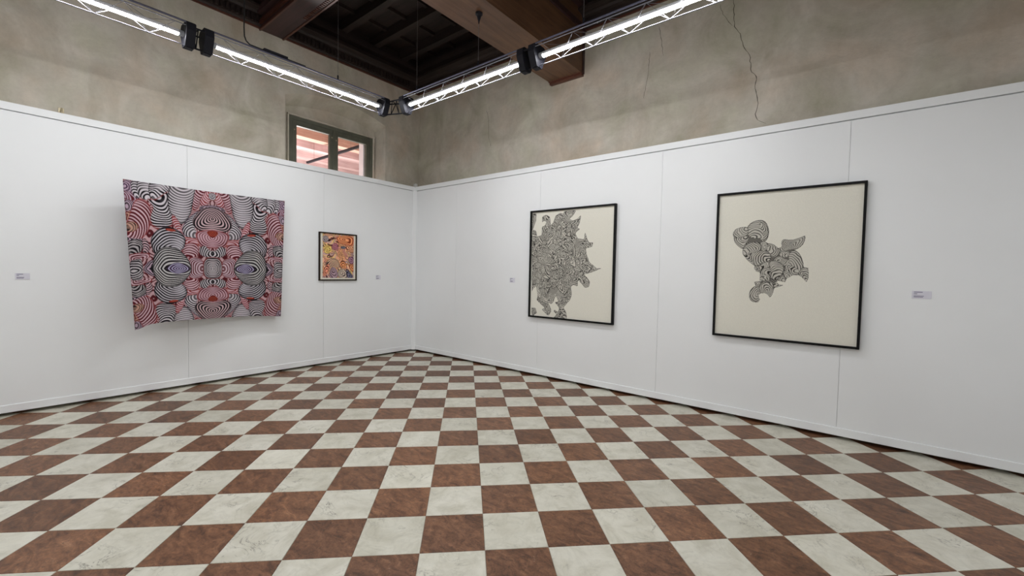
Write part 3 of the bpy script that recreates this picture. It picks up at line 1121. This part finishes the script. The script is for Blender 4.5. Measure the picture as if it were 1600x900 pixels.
def grid_object(name, X3, rgb, mat, parent, thick=None):
    """X3: (ny, nx, 3) world coordinates, rgb: (ny, nx, 3) linear colours"""
    ny, nx = X3.shape[:2]
    base = np.array(wloc(parent))
    v = (X3.reshape(-1, 3) - base).astype(np.float32)
    idx = np.arange(ny * nx).reshape(ny, nx)
    q = np.stack([idx[:-1, :-1], idx[:-1, 1:], idx[1:, 1:], idx[1:, :-1]], -1).reshape(-1, 4)
    me = bpy.data.meshes.new(name)
    me.vertices.add(len(v))
    me.vertices.foreach_set('co', v.ravel())
    me.loops.add(q.size)
    me.loops.foreach_set('vertex_index', q.ravel().astype(np.int32))
    me.polygons.add(len(q))
    me.polygons.foreach_set('loop_start', np.arange(0, q.size, 4, dtype=np.int32))
    me.polygons.foreach_set('loop_total', np.full(len(q), 4, dtype=np.int32))
    me.update(calc_edges=True)
    at = me.color_attributes.new('print', 'FLOAT_COLOR', 'POINT')
    c = np.ones((ny * nx, 4), np.float32)
    c[:, :3] = np.clip(rgb.reshape(-1, 3), 0, 1)
    at.data.foreach_set('color', c.ravel())
    me.shade_smooth()
    me.materials.append(mat)
    o = bpy.data.objects.new(name, me)
    COL.objects.link(o)
    o.parent = parent
    return o


# ------------------------------------------------------------------ tapestry
def build_tapestry():
    YC, ZM = -3.333, 1.503
    AH = .87

    def left_edge(py):
        return np.interp(py, [281, 350, 421, 511], [192, 200, 205, 213])

    def ab(zx, zy):
        px, py = 190 + zx / 7.2, 275 + zy / 7.2
        P = hit(px, py, 0, .15)
        E = hit(left_edge(py), py, 0, .15)
        return (YC - P[1]) / (YC - E[1]) * AH, P[2] - ZM
    nx, ny = 520, 500
    a = np.linspace(-AH, AH, nx)
    b = np.linspace(-.655, 1.01, ny)
    A, B = np.meshgrid(a, b)
    fa = np.abs(A) + .006 * (value_noise(A * 6 + 20, B * 6 + 20, 3) - .5)
    fb = np.where(B >= 0, B, -B * 1.18)
    fa, fb = fa + .035 * (value_noise(np.abs(A) * 5.5 + 2, fb * 5.5 + 8, 91) - .5), fb + .035 * (value_noise(np.abs(A) * 5.5 + 40, fb * 5.5 + 18, 92) - .5) * np.clip(fb * 8, 0, 1)
    g = lambda r, gg, bb: srgb(r, gg, bb)
    cv = Canvas(fa, fb, g(178, 120, 125))
    # background flow
    n = value_noise(fa * 9 + 3, fb * 9 + 3, 5)
    st = .5 + .5 * np.cos(2 * math.pi * (fa * 14 + n * 5 + fb * 10))
    ln = ss(.5, .8, st)[..., None]
    cv.rgb = np.array(g(196, 160, 164)[:3]) * (1 - ln) + np.array(g(84, 26, 32)[:3]) * ln
    GREY, PINK, LAV, PEACH, MAUVE = g(212, 204, 210), g(214, 180, 188), g(176, 170, 200), g(202, 156, 138), g(184, 160, 176)
    BK, DR, RD, PU, OR = g(22, 16, 22), g(92, 26, 34), g(138, 46, 46), g(58, 32, 62), g(176, 78, 54)
    L = [
        # left flank
        ([(20, 45), (110, 55), (150, 120), (120, 190), (30, 175)], (35, 120), 6, MAUVE, PU, BK),
        ([(30, 170), (120, 180), (200, 240), (180, 290), (60, 280), (25, 240)], (40, 230), 5, MAUVE, DR, PU),
        ([(120, 55), (215, 60), (225, 170), (215, 245), (165, 235), (130, 150)], (190, 235), 6, GREY, BK, PU),
        ([(30, 280), (90, 265), (150, 310), (140, 375), (60, 395), (38, 350)], (40, 335), 5, MAUVE, BK, DR),
        ([(40, 400), (150, 380), (170, 430), (60, 480)], (60, 440), 4, PEACH, DR, RD),
        ([(150, 290), (235, 272), (300, 320), (330, 420), (325, 540), (300, 630), (235, 690), (130, 695), (60, 660), (70, 520), (110, 420)], (95, 540), 11, PINK, DR, RD),
        ([(50, 500), (120, 485), (190, 515), (215, 560), (160, 605), (70, 600)], (80, 555), 5, PEACH, BK, RD),
        ([(60, 660), (180, 690), (290, 690), (290, 715), (150, 712), (70, 700)], (80, 690), 4, MAUVE, BK, BK),
        ([(78, 715), (170, 700), (255, 712), (265, 790), (225, 845), (130, 855), (90, 845)], (150, 850), 8, g(186, 178, 180), BK, BK),
        ([(258, 705), (315, 715), (345, 790), (320, 865), (262, 865), (275, 780)], (268, 850), 5, PINK, BK, DR),
        ([(85, 860), (200, 850), (330, 865), (330, 930), (200, 925), (90, 925)], (200, 925), 5, PINK, DR, RD),
        ([(105, 935), (175, 925), (245, 925), (245, 1120), (105, 1120)], (150, 1070), 8, g(196, 188, 192), BK, BK),
        ([(250, 1060), (300, 985), (370, 945), (400, 1000), (400, 1110), (300, 1100)], (390, 1055), 7, MAUVE, BK, DR),
        # top lobes
        ([(205, 50), (335, 55), (350, 235), (305, 268), (230, 235), (200, 150)], (315, 250), 9, GREY, BK, BK),
        ([(335, 58), (470, 75), (548, 88), (548, 180), (500, 232), (440, 262), (370, 258), (338, 180)], (385, 252), 10, GREY, BK, BK),
        ([(300, 258), (390, 275), (470, 240), (555, 165), (566, 280), (545, 360), (596, 440), (588, 525), (525, 580), (450, 592), (372, 562), (340, 480), (350, 400), (370, 340)], (430, 300), 12, GREY, BK, RD),
        ([(825, 132), (965, 148), (905, 250), (872, 345), (808, 378), (798, 260)], (905, 150), 9, PINK, DR, RD),
        ([(968, 155), (1030, 165), (1030, 210), (985, 305), (920, 340), (885, 285), (930, 200)], (1000, 175), 7, PINK, RD, DR),
        ([(985, 170), (1060, 170), (1060, 250), (1000, 250)], (1024, 200), 4, GREY, BK, OR),
        ([(562, 88), (690, 115), (818, 128), (805, 240), (785, 330), (775, 400), (745, 482), (682, 515), (618, 455), (568, 392), (542, 300), (556, 190)], (690, 130), 13, GREY, BK, BK),
        ([(590, 420), (680, 515), (700, 600), (720, 660), (640, 600), (590, 520)], (690, 640), 7, PINK, RD, DR),
        ([(866, 395), (800, 440), (760, 500), (715, 560), (712, 630), (760, 685), (825, 695), (850, 640), (835, 560), (845, 480)], (838, 640), 10, GREY, BK, PU),
        ([(900, 330), (1024, 318), (1150, 330), (1150, 385), (1024, 385), (880, 375)], (1024, 350), 4, MAUVE, BK, BK),
        ([(1024, 358), (930, 368), (866, 412), (832, 480), (845, 548), (900, 602), (960, 622), (1024, 622), (1090, 620), (1150, 600), (1200, 480), (1150, 400), (1090, 366)], (1024, 485), 9, g(206, 176, 180), BK, BK),
        # mid
        ([(846, 640), (950, 622), (1024, 620), (1100, 622), (1190, 650), (1200, 720), (1150, 800), (1024, 815), (905, 800), (850, 745)], (1024, 700), 9, g(212, 172, 182), DR, RD),
        ([(960, 630), (1024, 622), (1090, 630), (1060, 690), (1024, 700), (985, 690)], (1024, 640), 4, OR, DR, DR),
        ([(712, 690), (800, 700), (850, 740), (850, 800), (800, 790), (715, 740)], (820, 790), 6, PINK, RD, OR),
        ([(866, 830), (895, 795), (945, 800), (975, 850), (1024, 862), (1080, 850), (1080, 925), (1024, 930), (950, 920), (885, 880)], (1024, 880), 6, GREY, BK, DR),
        ([(716, 770), (790, 752), (848, 790), (862, 860), (825, 915), (740, 915), (700, 850)], (760, 905), 8, PINK, DR, RD),
        ([(760, 930), (840, 910), (905, 955), (925, 1030), (925, 1100), (800, 1110), (775, 1010)], (905, 1040), 8, g(205, 180, 190), DR, RD),
        ([(930, 945), (1024, 935), (1110, 945), (1110, 1130), (930, 1130)], (1024, 1055), 8, g(192, 182, 186), BK, RD),
        # big curl and eye
        ([(372, 725), (398, 648), (470, 606), (560, 588), (655, 615), (710, 680), (716, 750), (690, 818), (620, 832), (575, 815), (500, 835), (415, 890), (385, 810)], (585, 800), 11, g(198, 192, 200), BK, BK),
        ([(490, 600), (600, 590), (640, 612), (560, 625)], (560, 606), 3, OR, RD, DR),
        ([(392, 1110), (392, 960), (418, 880), (480, 832), (560, 812), (645, 828), (706, 882), (745, 960), (768, 1055), (745, 1110)], (635, 1055), 13, g(198, 194, 194), BK, BK),
        ([(520, 1055), (570, 1008), (632, 975), (700, 1000), (765, 1055), (700, 1095), (570, 1095)], (640, 1055), 5, LAV, PU, BK),
    ]
    for k, (poly, anc, nn, base, line, edge) in enumerate(L):
        P = [ab(*q) for q in poly]
        cv.lobe(P, ab(*anc), max(3.5, nn * .86), base, line, edge, duty=.50, seed=30 + k, warp=.6, grow=1.12, ew=.07, jit=3.0, fat=.2, arc=.033)
    rgb = cv.rgb * (.82 + .14 * value_noise(A * 5 + 7, B * 5 + 9, 77))[..., None]
    # cloth surface: hangs a little off the wall, left side further out, soft waves, lower left corner curls
    v = (b - b[0]) / (b[-1] - b[0])        # 0 bottom .. 1 top
    U, V = np.meshgrid((a + AH) / (2 * AH), v)  # U: 0 right side of wall axis
    # a > 0 means towards -y (left in the room view)
    left = U
    wl_ = np.interp(V, [0, 1], [.765, .853])
    wr_ = np.interp(V, [0, 1], [.835, .888])
    y = np.where(A > 0, YC - A / AH * wl_, YC - A / AH * wr_)
    z = ZM + B
    # outline: lower edge rises between the corners, corner droops
    sag = (1 - V) * (.035 * np.sin(np.clip((left - .02) / .9, 0, 1) * math.pi) ** .8 - .05 * ss(.90, 1.0, left))
    z = z + sag + V * (-.012 * np.sin(left * math.pi)) + .01 * np.sin(left * 9) * (1 - V) * .4
    x = .10 + .23 * left ** 1.5 + .018 * np.sin(left * 11 + 1) * (1.05 - V) + .010 * np.sin(left * 23 + V * 3) + .03 * (1 - V) * left
    x = x + .06 * ss(.93, 1, left) * (1 - V)
    X3 = np.stack([np.full_like(x, .15), y, z], -1)
    X3 = CAM + (X3 - CAM) * ((CAM[0] - x) / (CAM[0] - .15))[..., None]
    root = empty('tapestry', (0.03, YC, ZM + b[-1]))
    tag(root, 'large patterned cloth tapestry in red, black and white, hung before the white boards', 'tapestry')
    o = grid_object('cloth', X3, rgb, PRINT_CLOTH, root)
    md = o.modifiers.new('thickness', 'SOLIDIFY')
    md.thickness = .003
    md.offset = 0
    # hanging batten with stand-offs behind the top edge
    top = X3[-1]
    line = [top[int(t * (nx - 1))] + np.array([-.022, 0, -.035]) for t in np.linspace(.02, .98, 13)]
    MB().polyline(line, .008, 8).build('hanging_batten', BLACK_METAL, root)
    for k in (1, 6, 11):
        q = line[k]
        MB().tube((0.0, q[1], q[2]), q, .006, 6).build('wall_pin', BLACK_METAL, root)


build_tapestry()


# ------------------------------------------------------------------ framed works
def picture(name, label, plane, t0, t1, z0, z1, fw, depth, fmat, inset, draw, nx, ny, passe=None):
    """plane 'R': on y = 0 wall (t = x), plane 'L': on x = 0 wall (t = y)"""
    if plane == 'R':
        W = lambda t, d, z: (t, -d, z)
    else:
        W = lambda t, d, z: (d, t, z)
    root = empty(name, W((t0 + t1) / 2, 0, z0))
    tag(root, label, 'framed picture')
    for nm, poly in (('frame_side', [(t0, z0), (t0 + fw, z0 + fw), (t0 + fw, z1 - fw), (t0, z1)]), ('frame_side', [(t1, z0), (t1 - fw, z0 + fw), (t1 - fw, z1 - fw), (t1, z1)]),
                     ('frame_top', [(t0, z1), (t0 + fw, z1 - fw), (t1 - fw, z1 - fw), (t1, z1)]), ('frame_bottom', [(t0, z0), (t0 + fw, z0 + fw), (t1 - fw, z0 + fw), (t1, z0)])):
        o = MB().prism(poly, lambda u, w, t: W(u, t, w), 0.0, depth).build(nm, fmat, root)
        md = o.modifiers.new('bevel', 'BEVEL')
        md.width = .0015
        md.segments = 1
    MB().box(W(t0 + fw * .5, 0.001, z0 + fw * .5), W(t1 - fw * .5, inset - .003, z1 - fw * .5)).build('backing_board', CARD, root)
    a = np.linspace(t0 + fw * .9, t1 - fw * .9, nx)
    b = np.linspace(z0 + fw * .9, z1 - fw * .9, ny)
    A, B = np.meshgrid(a, b)
    rgb = draw(A, B)
    D = np.full_like(A, inset)
    if plane == 'R':
        X3 = np.stack([A, -D, B], -1)
    else:
        X3 = np.stack([D, A, B], -1)
        X3 = X3[::-1]
        rgb = rgb[::-1]
    grid_object('drawn_sheet', X3, rgb, PRINT_PAPER, root)
    return root


PAPER = np.array(srgb(230, 227, 214)[:3])
INKC, GREYC, MIDC = srgb(52, 50, 47), srgb(196, 192, 181), srgb(140, 136, 128)


def draw_knot(A, B):
    cv = Canvas(A, B, PAPER)

    def q(x, y):
        P = hit(1140 + x / 6.43, 335 + y / 6.43, 1, -.03)
        return P[0], P[2]
    L = [
        [(480, 350), (530, 330), (520, 280), (545, 250), (620, 262), (700, 238), (757, 213), (742, 290), (690, 342), (600, 352), (520, 374), (490, 372)],
        [(590, 400), (640, 356), (692, 388), (722, 440), (742, 520), (702, 604), (640, 604), (560, 545), (540, 500), (600, 460)],
        [(690, 604), (718, 540), (788, 538), (793, 630), (771, 680), (738, 640)],
        [(560, 500), (640, 520), (700, 560), (690, 610), (600, 610), (545, 570)],
        [(380, 292), (432, 298), (484, 338), (506, 392), (444, 434), (400, 404), (368, 350)],
        [(490, 400), (530, 366), (602, 366), (596, 424), (520, 436)],
        [(430, 462), (490, 418), (560, 448), (606, 472), (540, 514), (470, 484)],
        [(540, 560), (602, 588), (634, 610), (572, 644), (542, 612)],
        [(138, 408), (202, 388), (236, 482), (254, 520), (178, 462)],
        [(206, 388), (290, 366), (372, 362), (414, 410), (404, 464), (330, 484), (260, 524), (228, 470)],
        [(248, 520), (292, 518), (314, 584), (268, 574), (247, 546)],
        [(288, 532), (330, 488), (402, 468), (424, 502), (370, 544), (308, 584)],
        [(305, 580), (370, 574), (414, 642), (380, 686), (318, 654), (303, 684)],
        [(398, 470), (470, 466), (534, 508), (544, 562), (492, 644), (428, 656), (396, 590), (408, 530)],
        [(300, 585), (340, 540), (400, 530), (420, 600), (360, 610)],
        [(478, 664), (520, 606), (558, 640), (557, 680)],
        [(298, 288), (350, 266), (384, 308), (372, 354), (318, 374)],
        [(132, 352), (170, 298), (230, 277), (302, 288), (324, 340), (282, 374), (210, 388), (150, 414), (130, 392)],
        [(43, 230), (90, 238), (172, 213), (194, 250), (152, 302), (131, 349), (78, 312), (48, 272)],
        [(178, 130), (220, 83), (280, 62), (342, 63), (378, 110), (392, 180), (377, 242), (340, 279), (300, 236), (240, 240), (188, 218), (176, 170)],
        [(290, 100), (330, 75), (376, 120), (388, 190), (362, 252), (330, 262), (342, 190), (322, 130)],
        [(33, 190), (60, 148), (120, 128), (178, 128), (188, 190), (152, 222), (80, 237), (42, 228)],
        [(194, 820), (210, 758), (260, 718), (304, 728), (314, 790), (268, 830), (304, 850), (282, 884), (218, 872)],
        [(298, 720), (350, 668), (422, 678), (442, 740), (428, 800), (402, 834), (368, 790), (308, 792)],
        [(438, 702), (480, 658), (475, 700), (540, 712), (450, 738)],
        [(246, 680), (312, 668), (302, 714), (263, 724)],
    ]
    lines = ss(.35, .75, .5 + .5 * np.cos(2 * math.pi * ((A * .7 + B) * 55 + 4 * value_noise(A * 14, B * 14, 4))))[..., None]
    under = np.array(MIDC[:3]) * (1 - lines) + np.array(INKC[:3]) * lines
    sil = [(33, 190), (60, 148), (120, 128), (178, 128), (220, 83), (280, 62), (342, 63), (378, 110), (392, 180), (377, 242), (350, 268), (384, 290), (432, 298), (484, 338), (530, 330), (520, 280), (545, 250), (620, 262), (700, 238), (757, 213), (742, 290), (690, 342), (650, 358), (692, 388), (722, 440), (745, 530), (788, 538), (793, 630), (771, 680), (738, 640), (690, 608), (640, 606), (572, 644), (557, 680), (478, 664), (475, 700), (540, 712), (450, 738), (428, 800), (402, 834), (368, 790), (308, 792), (268, 830), (304, 850), (282, 884), (218, 872), (194, 820), (210, 758), (263, 724), (246, 680), (312, 668), (303, 640), (303, 580), (268, 574), (247, 546), (254, 520), (178, 462), (130, 400), (131, 349), (78, 312), (48, 272), (40, 228)]
    for poly in [sil] + L:
        ins = in_poly(A, B, np.array([q(*p) for p in poly]))
        cv.rgb[ins] = under[ins]
    for k, poly in enumerate(L):
        P = np.array([q(*p) for p in poly])
        r = np.random.default_rng(k + 3)
        anc = P.mean(0) * .45 + P[r.integers(len(P))] * .55
        n = max(4, int(np.ptp(P, 0).max() / .034))
        cv.lobe(P, anc, n, GREYC, INKC, srgb(30, 28, 26), duty=.30, smooth=1, ew=.06, seed=200 + k, warp=.5, grow=1.05, jit=5, arc=.024)
    return cv.rgb


def in_poly(x, y, P):
    ins = np.zeros(x.shape, bool)
    n = len(P)
    for k in range(n):
        (x0, y0), (x1, y1) = P[k], P[(k + 1) % n]
        if y0 == y1:
            continue
        c = ((y0 > y) != (y1 > y)) & (x < (x1 - x0) * (y - y0) / (y1 - y0) + x0)
        ins ^= c
    return ins


def draw_burst(A, B):
    def q(x, y):
        P = hit(780 + x / 4.09, 300 + y / 4.09, 1, -.03)
        return P[0], P[2]
    sil = [(206, 300), (212, 240), (234, 248), (240, 285), (270, 277), (272, 222), (290, 215), (302, 188), (284, 183), (271, 194), (274, 156), (298, 145), (324, 160), (327, 215), (345, 190), (360, 150), (385, 135),
           (408, 140), (412, 124), (492, 116), (470, 150), (446, 172), (470, 184), (500, 168), (521, 146), (512, 200), (496, 228), (515, 236), (484, 262), (500, 297), (541, 302), (547, 256), (560, 300), (572, 322), (597, 322), (592, 350), (552, 360), (558, 400), (574, 448),
           (600, 468), (622, 490), (654, 486), (592, 512), (540, 527), (560, 548), (578, 572), (572, 606), (545, 614), (522, 582), (502, 562), (499, 603), (470, 592), (455, 610), (463, 650), (450, 692), (408, 738),
           (426, 770), (431, 820), (340, 810), (366, 782), (345, 762), (352, 752), (374, 768), (382, 740), (352, 704), (376, 700), (360, 662), (345, 700), (330, 717), (308, 702), (333, 760), (312, 792), (268, 750), (290, 740), (236, 690), (245, 664), (234, 600), (214, 622), (206, 640)]
    frag = [[(206, 138), (236, 138), (233, 185), (214, 238), (206, 250)], [(206, 738), (230, 742), (238, 772), (216, 790), (206, 785)]]
    S = smooth_poly([q(*p) for p in sil], 1, .14)
    wx = A + .006 * (value_noise(A * 22, B * 22, 8) - .5)
    wy = B + .006 * (value_noise(A * 22 + 31, B * 22 + 9, 9) - .5)
    ins = in_poly(wx, wy, S)
    for fr in frag:
        ins |= in_poly(A, B, np.array([q(*p) for p in fr]))
    cv = Canvas(A, B, srgb(150, 147, 138))
    r = np.random.default_rng(5)
    lo, hi = S.min(0), S.max(0)
    ctr = np.array(q(300, 440))
    # overlapping leaf-shaped lobes, outermost first
    seeds = []
    while len(seeds) < 620:
        p = lo + (hi - lo) * r.random(2)
        seeds.append(p)
    seeds.sort(key=lambda p: -np.linalg.norm(p - ctr))
    for k, p in enumerate(seeds):
        th = math.atan2(p[1] - ctr[1], p[0] - ctr[0]) + r.normal(0, .7)
        ln, wd = r.uniform(.13, .26), r.uniform(.06, .12)
        d, nn = np.array([math.cos(th), math.sin(th)]), np.array([-math.sin(th), math.cos(th)])
        bend = r.normal(0, .04)
        pts = []
        for t in np.linspace(-1, 1, 9):
            pts.append(p + d * ln * t * .5 + nn * (wd * (1 - abs(t) ** 1.8) * .5 + bend * t * t))
        for t in np.linspace(1, -1, 9)[1:-1]:
            pts.append(p + d * ln * t * .5 + nn * (-wd * (1 - abs(t) ** 1.8) * .5 + bend * t * t))
        g = r.uniform(.82, 1.12)
        cv.lobe(pts, p - d * ln * .3, int(r.uniform(3, 6)), np.array(GREYC[:3]) * g, INKC, srgb(40, 38, 36), duty=.26, smooth=1, ew=.07, seed=400 + k, warp=.4)
    out = np.where(ins[..., None], cv.rgb, PAPER)
    # dark contour
    edge = ins & ~(np.roll(ins, 1, 0) & np.roll(ins, -1, 0) & np.roll(ins, 1, 1) & np.roll(ins, -1, 1))
    out[edge] = np.array(srgb(62, 60, 56)[:3])
    return out


def draw_swirl(A, B):
    def q(x, y):
        P = hit(480 + x / 8.18, 340 + y / 8.18, 0, .025)
        return P[1], P[2]
    g = srgb
    cv = Canvas(A, B, g(214, 140, 105))
    r = np.random.default_rng(9)
    c00, c11 = np.array(q(198, 770)), np.array(q(598, 226))
    pal = [g(226, 150, 105), g(222, 140, 118), g(228, 170, 130), g(214, 130, 96), g(196, 150, 140), g(218, 170, 96)]
    # flowing banded ground, like marbled strands
    w1 = value_noise(A * 7, B * 7, 61) + .5 * value_noise(A * 15, B * 15, 62)
    w2 = value_noise(A * 7 + 30, B * 7 + 11, 63) + .5 * value_noise(A * 15 + 9, B * 15 + 4, 64)
    v = value_noise(A * 5 + w1 * 2.2, B * 6 + w2 * 2.2, 65)
    pal = np.array([c[:3] for c in (g(240, 176, 128), g(232, 160, 140), g(244, 196, 158), g(236, 168, 112), g(214, 178, 172), g(238, 204, 130), g(240, 184, 150), g(206, 168, 160))])
    kk = np.clip((value_noise(A * 9 + w2, B * 9 + w1, 66) * 8), 0, 7).astype(int)
    ln = (ss(.55, .9, .5 + .5 * np.cos(2 * math.pi * v * 10)) * (.7 + .5 * value_noise(A * 20, B * 20, 67)))[..., None]
    cv.rgb = pal[kk] * (1 - ln) + np.array(g(84, 40, 42)[:3]) * ln
    L = [
        ([(395, 236), (595, 236), (595, 362), (510, 352), (420, 330), (380, 280)], (470, 280), 7, g(232, 150, 98), g(186, 84, 50), g(196, 96, 66)),
        ([(200, 230), (265, 232), (285, 300), (205, 318)], (240, 270), 5, g(176, 160, 160), g(70, 56, 66), g(70, 50, 60)),
        ([(225, 360), (300, 348), (325, 420), (270, 468), (215, 445)], (262, 420), 4, g(226, 200, 110), g(170, 110, 60), g(170, 100, 60)),
        ([(312, 340), (392, 320), (404, 400), (332, 424)], (350, 380), 5, g(190, 120, 130), g(110, 40, 70), g(110, 50, 60)),
        ([(425, 365), (500, 370), (490, 400), (440, 400)], (460, 385), 3, g(110, 108, 120), g(40, 40, 56), g(60, 50, 60)),
        ([(488, 366), (598, 360), (598, 462), (520, 432)], (590, 380), 7, g(228, 168, 125), g(150, 80, 60), g(120, 60, 50)),
        ([(228, 600), (275, 540), (350, 515), (412, 565), (415, 648), (345, 618), (280, 645)], (340, 612), 8, g(206, 170, 140), g(84, 62, 64), g(110, 60, 50)),
        ([(200, 745), (215, 645), (285, 580), (290, 650), (240, 755)], (225, 730), 6, g(228, 150, 118), g(150, 70, 56), g(130, 60, 60)),
        ([(425, 560), (475, 545), (515, 640), (480, 655), (420, 632)], (460, 640), 6, g(226, 150, 96), g(130, 64, 40), g(110, 50, 40)),
        ([(518, 508), (598, 496), (598, 592), (540, 592)], (560, 550), 5, g(170, 120, 140), g(50, 28, 56), g(70, 30, 50)),
        ([(530, 600), (598, 590), (598, 700), (560, 680)], (590, 640), 5, g(224, 150, 90), g(150, 50, 60), g(130, 40, 50)),
        ([(284, 772), (296, 660), (335, 622), (392, 680), (392, 772)], (340, 660), 6, g(168, 140, 150), g(86, 56, 76), g(60, 40, 60)),
        ([(396, 772), (396, 668), (470, 655), (514, 700), (524, 772)], (440, 700), 6, g(196, 178, 160), g(100, 84, 90), g(60, 46, 56)),
        ([(508, 772), (496, 664), (552, 696), (598, 772)], (540, 740), 5, g(104, 100, 124), g(34, 34, 54), g(34, 30, 46)),
    ]
    for k, (poly, anc, n, base, line, edge) in enumerate(L):
        base = tuple(min(1.0, c * 1.25 + .03) for c in base[:3])
        cv.lobe([q(*p) for p in poly], q(*anc), max(2.5, n * .55), base, tuple(c * .55 for c in line[:3]), edge, duty=.44, seed=700 + k, warp=.8, grow=1.06, ew=.08, jit=3)
    m = (A > c00[0]) & (A < c11[0]) & (B > c00[1]) & (B < c11[1])
    return np.where(m[..., None], cv.rgb, np.array(g(228, 222, 206)[:3]))


picture('framed_drawing', 'black-framed ink drawing of a dense leafy burst running off one edge of the sheet', 'R', 2.777, 4.153, .89, 2.471, .024, .045, BLACK_FRAME, .022, draw_burst, 340, 400)
picture('framed_drawing', 'black-framed ink drawing of a knotted bird-like form alone on cream paper', 'R', 5.363, 6.645, .895, 2.468, .022, .045, BLACK_FRAME, .022, draw_knot, 430, 520)
picture('framed_print', 'small dark-framed picture of orange and pink swirls on cream paper', 'L', -1.875, -1.226, 1.359, 2.131, .020, .032, BROWN_FRAME, .018, draw_swirl, 200, 240)


# ------------------------------------------------------------------ wall labels
def wall_label(plane, t0, t1, z0, z1, label, rows):
    W = (lambda t, d, z: (t, -d, z)) if plane == 'R' else (lambda t, d, z: (d, t, z))
    root = empty('wall_label', W((t0 + t1) / 2, 0, z0))
    tag(root, label, 'wall label')
    MB().box(W(t0, 0, z0), W(t1, .004, z1)).build('card', CARD, root)
    w, h = t1 - t0, z1 - z0
    for y0, y1, a, b in rows:
        MB().box(W(t0 + w * a, .0035, z0 + h * y0), W(t0 + w * b, .0046, z0 + h * y1)).build('text_line', INK, root)


ROWS = [(.80, .90, .10, .55), (.58, .67, .10, .28), (.30, .38, .10, .62), (.16, .24, .10, .58)]
wall_label('R', 6.985, 7.11, 1.395, 1.462, 'small white card label on the boards beside the drawing of the bird-like form', ROWS)
wall_label('R', 2.375, 2.475, 1.392, 1.466, 'small white card label on the boards beside the leafy burst drawing', ROWS)
wall_label('L', -4.985, -4.885, 1.380, 1.442, 'small white card label on the boards beside the hanging tapestry', ROWS)
wall_label('L', -.84, -.745, 1.375, 1.452, 'small white card label between the small orange picture and the room corner', ROWS)
